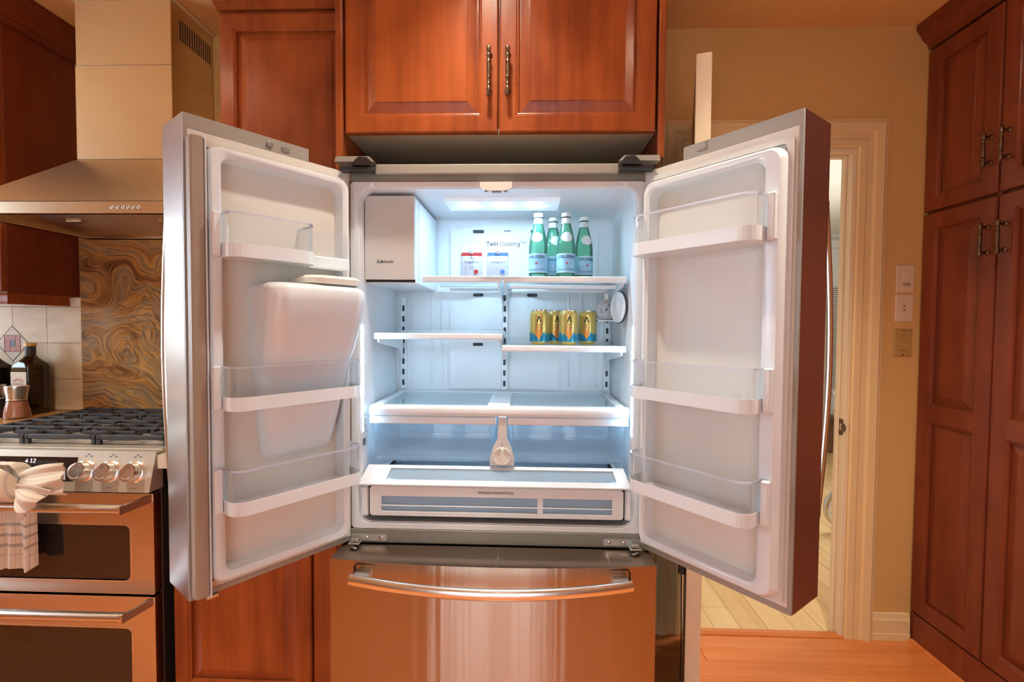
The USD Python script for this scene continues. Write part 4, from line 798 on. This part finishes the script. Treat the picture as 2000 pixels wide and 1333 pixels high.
for sx, sz in ((0, 1), (1, 0), (0, -1), (-1, 0)):
    q = Polygon([dc+np.array([sx, sz])*(.076)*np.array([.95, 1.0])]+[dc+np.array([sx*.038+e*.038*abs(sz), sz*.038+e*.038*abs(sx)]) for e in (-1, 1)]).intersection(dia.buffer(-.002))
    obj('mosaic_piece', plate(q, YW-.0078, .0022), MOS_L, dt)

# bottles and grinders on the left counter
ZL = .937+.0005
OLIVE = mat('dark_green_glass', (.012, .008, .004), .06, spec=.8); OIL = mat('brown_glass', (.020, .010, .004), .06, spec=.8)
YEL = mat('cap_yellow', (.75, .48, .08), .35); KRAFT = mat('label_cream', (.62, .52, .38), .55); SLEEVE = mat('neck_sleeve_dark', (.03, .035, .03), .45)
def square_bottle(name, label, x, y, w, h, ang, glassm, capm):
    b = np.array([x, y, ZL]); ca, sa = math.cos(ang), math.sin(ang)
    t = thing(name, label, 'bottle', b)
    U, V = np.array([ca, sa, 0]), np.array([-sa, ca, 0])
    def S(z, s, r): q = rr(-s, s, -s, s, min(r, s*.995), 6); return np.c_[q, np.full(len(q), z)]
    s = w/2; n = w*.185
    body = loft([S(0, s*.9, .010), S(.004, s, .012), (S(h*.66, s, .012)), S(h*.705, s*.95, .018), S(h*.745, s*.78, .026), S(h*.785, s*.55, .022), S(h*.82, n*1.15, .03), S(h*.86, n, .03), S(h*.955, n, .03)])
    bd = obj('bottle', tf(body, b, U, V, Z_), glassm, t, 50)
    obj('cap', tf(lathe([(n*1.02, h*.9555), (n*1.2, h*.957), (n*1.2, h*.995), (n*1.1, h), (.0001, h)], 28), b, U, V, Z_), capm, t, 30)
    obj('neck_sleeve', tf(lathe([(n*1.03, h*.84), (n*1.05, h*.84), (n*1.05, h*.955), (n*1.03, h*.955)], 28), b, U, V, Z_), SLEEVE, t, 30)
    lb = obj('label', tf(cbox(-s*.86, s*.86, -s-.0012, -s-.0003, h*.26, h*.60, .0003), b, U, V, Z_), KRAFT, t)
    arc_ = arcm(s*.50, s*.74, .65, 2.5); arc_ = affinity.scale(arc_, 1, .8, origin=(0, 0))
    obj('label_print', [tf(extr(arc_, .0005), b-V*(s+.0012)+Z_*h*.42, U, Z_, -V)]+[tf(cbox(-s*.6*k, s*.6*k, -s-.0016, -s-.0011, h*z, h*(z+.010), 0), b, U, V, Z_) for z, k in ((.43, 1.), (.405, .8), (.375, 1.), (.33, .5))], MOS_R, lb)
    lo = obj('label_band', tf(cbox(-s*.86, s*.86, -s-.0012, -s-.0003, h*.06, h*.25, .0003), b, U, V, Z_), NAVY, t)
    obj('seal', [tf(lathe([(.0001, 0), (.007, 0), (.007, .0005), (.0001, .0005)], 18), b-V*(s+.0012)+Z_*h*.11, U, Z_, -V), tf(cbox(-s*.45, s*.45, -s-.0016, -s-.0011, h*.19, h*.205, 0), b, U, V, Z_)], KRAFT, lo)
square_bottle('oil_bottle', 'brown square oil bottle with a yellow cap on the left counter', -2.0271, .50, .092, .302, -.12, OIL, YEL)
square_bottle('oil_bottle', 'dark square bottle with a black cap at the left photo edge', -2.1938, .50, .092, .288, -.15, OLIVE, BLACK)
SALT = mat('pink_salt', (.82, .36, .19), .55, c2=(.90, .58, .40), scale=(260,)*3, bump=.6, bscale=300); SALTG = clear('grinder_glass', (.99, .985, .98), k=.02)
PEPPER = mat('pepper_corns', (.05, .03, .02), .6, c2=(.14, .09, .05), scale=(260,)*3, bump=.6, bscale=300); GRW = mat('grinder_steel', (.72, .66, .60), .28, 1)
def grinder(label, x, y, fill):
    b = np.array([x, y, ZL]); t = thing('spice_grinder', label, 'grinder', b)
    obj('filling', lathe([(.0001, .005), (.0395, .005), (.0405, .012), (.038, .035), (.0325, .060), (.0315, .070), (.0001, .070)], 32, b), fill, t, 40)
    obj('jar', lathe([(.0001, .0), (.041, .0), (.043, .006), (.0425, .014), (.040, .036), (.0345, .061), (.0325, .072), (.0001, .0725)], 32, b), SALTG, t, 40)
    obj('lid', lathe([(.0330, .0730), (.0335, .076), (.0320, .080), (.0335, .094), (.0365, .110), (.0385, .126), (.0385, .130), (.0365, .133), (.0001, .134)], 20, b), GRW, t, 25)
grinder('pink salt grinder with a steel top on the left counter', -1.9768, .3947, SALT)
grinder('dark pepper grinder cut by the left photo edge', -2.0924, .4085, PEPPER)

# towel on the upper oven handle
def linen():
    n = {'u': ('uvmap', {'attribute': 'st'}), 's': ('separate_xyz', {}), 'a': ('math', {'math_type': 'multiply', 'value2': 2*math.pi/.0115}), 'si': ('math', {'math_type': 'sine'}), 'gt': ('map_range', {'from_min': .35, 'from_max': .85, 'clamp': True}),
         'b': ('math', {'math_type': 'multiply', 'value2': 2*math.pi/.034}), 'sj': ('math', {'math_type': 'sine'}), 'hv': ('map_range', {'from_min': .45, 'from_max': .8, 'clamp': True}),
         'lim': ('math', {'math_type': 'greater_than', 'value2': .045}), 'lim2': ('math', {'math_type': 'less_than', 'value2': .150}), 'm1': ('math', {'math_type': 'multiply'}), 'm2': ('math', {'math_type': 'multiply'}),
         'x1': ('mix_color', {'a': (.74, .61, .47), 'b': (.58, .48, .38)}), 'x2': ('mix_color', {'b': (.40, .33, .27)}), 'p': ('principled_bsdf', {'roughness': .9, 'specular_ior_level': .1, 'sheen_weight': .3})}
    k = [('u.UV', 's.vector'), ('s.x', 'a.value1'), ('a.value', 'si.value1'), ('si.value', 'gt.value'), ('s.y', 'b.value1'), ('b.value', 'sj.value1'), ('sj.value', 'hv.value'), ('s.y', 'lim.value1'), ('s.y', 'lim2.value1'),
         ('lim.value', 'm1.value1'), ('lim2.value', 'm1.value2'), ('m1.value', 'm2.value1'), ('hv.result', 'm2.value2'), ('gt.result', 'x1.fac'), ('x1.result', 'x2.a'), ('m2.value', 'x2.fac'), ('x2.result', 'p.base_color')]
    usdkit.material(stage, L('striped_linen'), n, k, surface='p.BSDF'); return L('striped_linen')
LINEN = linen()
def sheet(G, uv, parent, name, th=.003):
    """a grid of points as a cloth of some thickness"""
    G = np.asarray(G, float); nu, nv = G.shape[:2]; du = np.gradient(G, axis=0); dv = np.gradient(G, axis=1); N = np.cross(du, dv); N /= np.maximum(np.linalg.norm(N, axis=2, keepdims=True), 1e-9)
    V = np.vstack([(G+N*th/2).reshape(-1, 3), (G-N*th/2).reshape(-1, 3)]); n = nu*nv; F = []
    I = lambda i, j, s: s*n+i*nv+j
    for i in range(nu-1):
        for j in range(nv-1):
            F += [(I(i, j, 0), I(i+1, j, 0), I(i+1, j+1, 0)), (I(i, j, 0), I(i+1, j+1, 0), I(i, j+1, 0)), (I(i, j, 1), I(i+1, j+1, 1), I(i+1, j, 1)), (I(i, j, 1), I(i, j+1, 1), I(i+1, j+1, 1))]
    bd = [(i, 0) for i in range(nu)]+[(nu-1, j) for j in range(1, nv)]+[(i, nv-1) for i in range(nu-2, -1, -1)]+[(0, j) for j in range(nv-2, 0, -1)]
    for (a, b), (c, d) in zip(bd, bd[1:]+bd[:1]): F += [(I(a, b, 0), I(a, b, 1), I(c, d, 1)), (I(a, b, 0), I(c, d, 1), I(c, d, 0))]
    p = free(parent+'/'+name); o = ORIGIN[parent]
    usdkit.mesh(stage, p, trimesh.Trimesh(V-o, F, process=False), LINEN, smooth=True, uv=np.vstack([uv.reshape(-1, 2)]*2)); ORIGIN[p] = o; return p
TW = thing('dish_towel', 'cream striped dish towel knotted round the upper oven handle', 'towel', (-1.5, -.09, .56))
# hanging end, behind the bar
i, j = np.meshgrid(np.linspace(0, 1, 70), np.linspace(0, 1, 40), indexing='ij')
x = -1.585+.160*i; fold = .011*np.sin(i*17+2)*np.clip(j*1.6, .25, 1)+.006*np.sin(i*13+1)
zb = .562-.030*np.abs(i-.55)+.022*(i > .86)*(i-.86)/.14
z = .790+(zb-.790)*j; y = -.058+fold-.006*j
sheet(np.stack([x+.012*(j-.5)*(i-.5), y, z], -1), np.stack([i*.215, (1-j)*.24], -1), TW, 'hanging_end')
# band wrapped over the bar
i, j = np.meshgrid(np.linspace(0, 1, 40), np.linspace(0, 1, 44), indexing='ij')
a = j*2*math.pi*.93+2.2; x = -1.588+.170*i+.012*np.sin(a+2)*i
yy_ = -.098+.043*np.sign(np.cos(a))*np.abs(np.cos(a))**.75+.002*np.sin(i*40); zz = .842+.056*np.sign(np.sin(a))*np.abs(np.sin(a))**.75+.004*np.sin(3*i)
sh = 1-.80*np.clip((i-.86)/.14, 0, 1)**2; yy_ = -.098+(yy_+.098)*sh; zz = .842+(zz-.842)*sh
sheet(np.stack([x, yy_, zz], -1), np.stack([i*.175, np.full_like(j, .2)], -1), TW, 'wrapped_band')
# two fanned tails out of the knot
def fan(pts0, pts1, bulge, folds, amp, nm, ph=0.):
    i, j = np.meshgrid(np.linspace(0, 1, 50), np.linspace(0, 1, 56), indexing='ij')
    a0, a1 = np.array(pts0[0]), np.array(pts0[1]); b0, b1 = np.array(pts1[0]), np.array(pts1[1]); e = i[..., None]; g = j[..., None]
    A = a0*(1-g)+a1*g; B = b0*(1-g)+b1*g; G = A*(1-e)+B*e
    out = np.array([0, -1., 0]); G = G+out*((bulge*np.sin(np.pi*e*.8))*np.sin(np.pi*(.15+.7*g))+amp*(.35+.65*e)*np.sin(g*folds+ph+e*1.2))
    G[..., 2] += .010*np.sin(np.pi*i)*np.cos(j*5)
    return sheet(G, np.stack([j*.13, np.full_like(i, .2)], -1), TW, nm)
fan(((-1.428, -.100, .872), (-1.428, -.098, .815)), ((-1.270, -.106, .912), (-1.264, -.110, .815)), .030, 15, .006, 'knot_tail')
fan(((-1.424, -.118, .846), (-1.424, -.110, .800)), ((-1.290, -.125, .835), (-1.392, -.128, .742)), .026, 17, .007, 'knot_tail', 1.)
obj('care_tag', cbox(-1.276, -1.264, -.1225, -.1210, .862, .888, .0005), PAPER, TW)

# ================================================================== doorway, switches, room beyond
h0, h1 = np.array([.772, .545, 0]), np.array([.610, .030, 0]); dU = h1-h0; Ln = np.linalg.norm(dU); dU /= Ln; dN = np.array([dU[1], -dU[0], 0])
if dN[0] < 0: dN = -dN
dr1 = struct('door_1', tf(cbox(0, Ln, 0, .046, .012, 2.165, .002), h0, dU, dN, Z_), TRIMW)
stage.GetPrimAtPath(dr1)
obj('door_knob', [tf(lathe([(.026, 0), (.026, .004), (.010, .008), (.010, .03), (.026, .045), (.024, .058), (.0001, .062)], 24), h0+dU*(Ln-.06)+dN*.046+Z_*.95, dU, Z_, np.cross(dU, Z_)*(1 if np.cross(dU, Z_)@dN > 0 else -1))], BRONZE, dr1, 30)
t = thing('power_adapter', 'small dark box with a thin cord on the door edge beside the refrigerator', 'adapter', (.645, .17, .49))
bo = h0+dU*(Ln-.155)
obj('box', tf(cbox(-.030, .030, -.024, -.0005, .478, .545, .003), bo, dU, dN, Z_), BLACK, t)
obj('cord', tube(spline([bo-dN*.012+Z_*.478, bo-dN*.012+Z_*.40, bo-dN*.010+dU*.03+Z_*.25, bo-dN*.012+dU*.05+Z_*.05, bo-dN*.012+dU*.07+Z_*.006], 30), .0022, 8), BLACK, t)
PLATEW = mat('switch_plate_white', (.80, .60, .40), .4); PLATET = mat('switch_plate_tan', (.52, .30, .09), .45)
sx = 1.6715
def swp(z0, z1, m, label, kind):
    t = thing('light_switch', label, 'light switch', (sx, YW, z0)); zc = (z0+z1)/2; w = .0365
    P = Polygon(rr(sx-w, sx+w, z0, z1, .004))
    obj('plate', loft([np.c_[rr(sx-w+e, sx+w-e, z0+e, z1-e, .004)[:, 0], np.full(24, y), rr(sx-w+e, sx+w-e, z0+e, z1-e, .004)[:, 1]] for e, y in ((0, YW-.0002), (0, YW-.003), (.004, YW-.0065))]), m, t)
    if kind == 'dimmer':
        obj('paddle', cbox(sx-.016, sx+.016, YW-.0105, YW-.0066, zc-.033, zc+.033, .002), m, t)
        obj('slider', cbox(sx-.015, sx+.015, YW-.0150, YW-.0107, zc-.030, zc-.018, .002), mat('switch_slider', (.42, .31, .19), .45), t)
    elif kind == 'toggle':
        obj('slot', cbox(sx-.005, sx+.005, YW-.0068, YW-.0063, zc-.012, zc+.012, .0002), PRINTL, t)
        obj('toggle', hull([(sx+a, YW-y, zc+z) for a in (-.0035, .0035) for y, z in ((.0066, -.008), (.0066, .006), (.017, .004), (.017, .010))]), m, t)
        obj('screw', [lathe([(.003, 0), (.0026, .001), (.0001, .0012)], 12, (sx, YW-.0066, zc+d), FN) for d in (-.030, .030)], mat('painted_screw', (.5, .4, .28), .4), t)
    else:
        for d in (-.0165, .0165): obj('rocker', hull([(sx+a, YW-y, zc+d+z) for a in (-.016, .016) for y, z in ((.0066, -.015), (.0066, .015), (.0125, .012 if d > 0 else -.012), (.008, -.015 if d > 0 else .015))]), m, t)
        obj('screw', [lathe([(.003, 0), (.0026, .001), (.0001, .0012)], 12, (sx, YW-.0066, zc+d), FN) for d in (-.050, .050)], BRONZE, t)
swp(1.477, 1.592, PLATEW, 'topmost wall switch, a white slide dimmer between door casing and pantry', 'dimmer')
swp(1.355, 1.470, PLATEW, 'white toggle wall switch, middle of the three between casing and pantry', 'toggle')
swp(1.210, 1.326, PLATET, 'tan double rocker wall switch, lowest of the three beside the pantry', 'rocker')
# wall heater, skirting bench and the folded walker in the far room
GRL = mat('heater_mesh', (.20, .19, .17), .5); HW = mat('heater_enamel', (.62, .62, .58), .4)
hx = 3.34; t = thing('wall_heater', 'tall grey wall heater with a mesh grille seen through the doorway', 'heater', (hx+.2, 3.9, .62))
obj('cabinet', cbox(hx-.03, hx+.36, 3.885, 3.9485, .60, 1.82, .004), HW, t)
obj('grille', [cbox(hx, hx+.33, 3.8835, 3.8848, .655, 1.775, 0)], GRL, t)
obj('grille_wire', [cbox(hx, hx+.33, 3.8795, 3.8832, z, z+.010, .001) for z in np.arange(.66, 1.77, .022)], HW, t)
BEN = wood('bench_wood', (.10, .045, .022), (.22, .10, .05), .4)
t = thing('low_bench', 'low dark brown wooden bench along the far room wall', 'bench', (3.2, 3.8, 0))
obj('bench_board', cbox(1.6, 3.78, 3.70, 3.72, 0, .33, .002), BEN, t); obj('bench_top', cbox(1.6, 3.78, 3.67, 3.875, .331, .375, .004), BEN, t)
WP = mat('white_plastic_part', (.82, .83, .84), .35); TUBE = mat('silver_tube', (.62, .63, .65), .22, 1); REDP = mat('red_grip', (.75, .10, .05), .4)
yw = 1.616; f0 = np.array([2.14, yw, 0])
def q_(*xz): return [np.array([x, yw, z]) for x, z in xz]
t = thing('folding_stand', 'white and silver tubular folding stand seen through the doorway', 'stand', f0)
obj('leg_tube', tube(spline(q_((2.124, .351), (2.069, .267), (2.026, .200), (2.034, .124), (2.081, .0785), (2.139, .053)), 24), .022, 14), TUBE, t, 40)
obj('foot', cbox(f0[0]-.075, f0[0]+.12, yw-.035, yw+.035, .0, .055, .012), WP, t)
obj('hinge_cover', hull([p+np.array([0, c, 0]) for p in q_((2.058, .323), (2.097, .383), (2.161, .401), (2.172, .236), (2.117, .268)) for c in (-.03, .03)]), WP, t)
obj('post', tube(q_((2.19, .0544), (2.175, .893)), .022, 14), TUBE, t, 40)
obj('handle_tube', tube(spline(q_((2.171, .9025), (2.0825, .9015), (2.0614, .859), (2.064, .7705), (2.087, .732)), 20), .014, 12), TUBE, t, 40)
obj('knob', cbox(2.052, 2.15, yw-.03, yw+.03, .882, .928, .012), WP, t)
obj('grip', tube(q_((2.081, .738), (2.126, .7125)), .019, 12), REDP, t, 40)
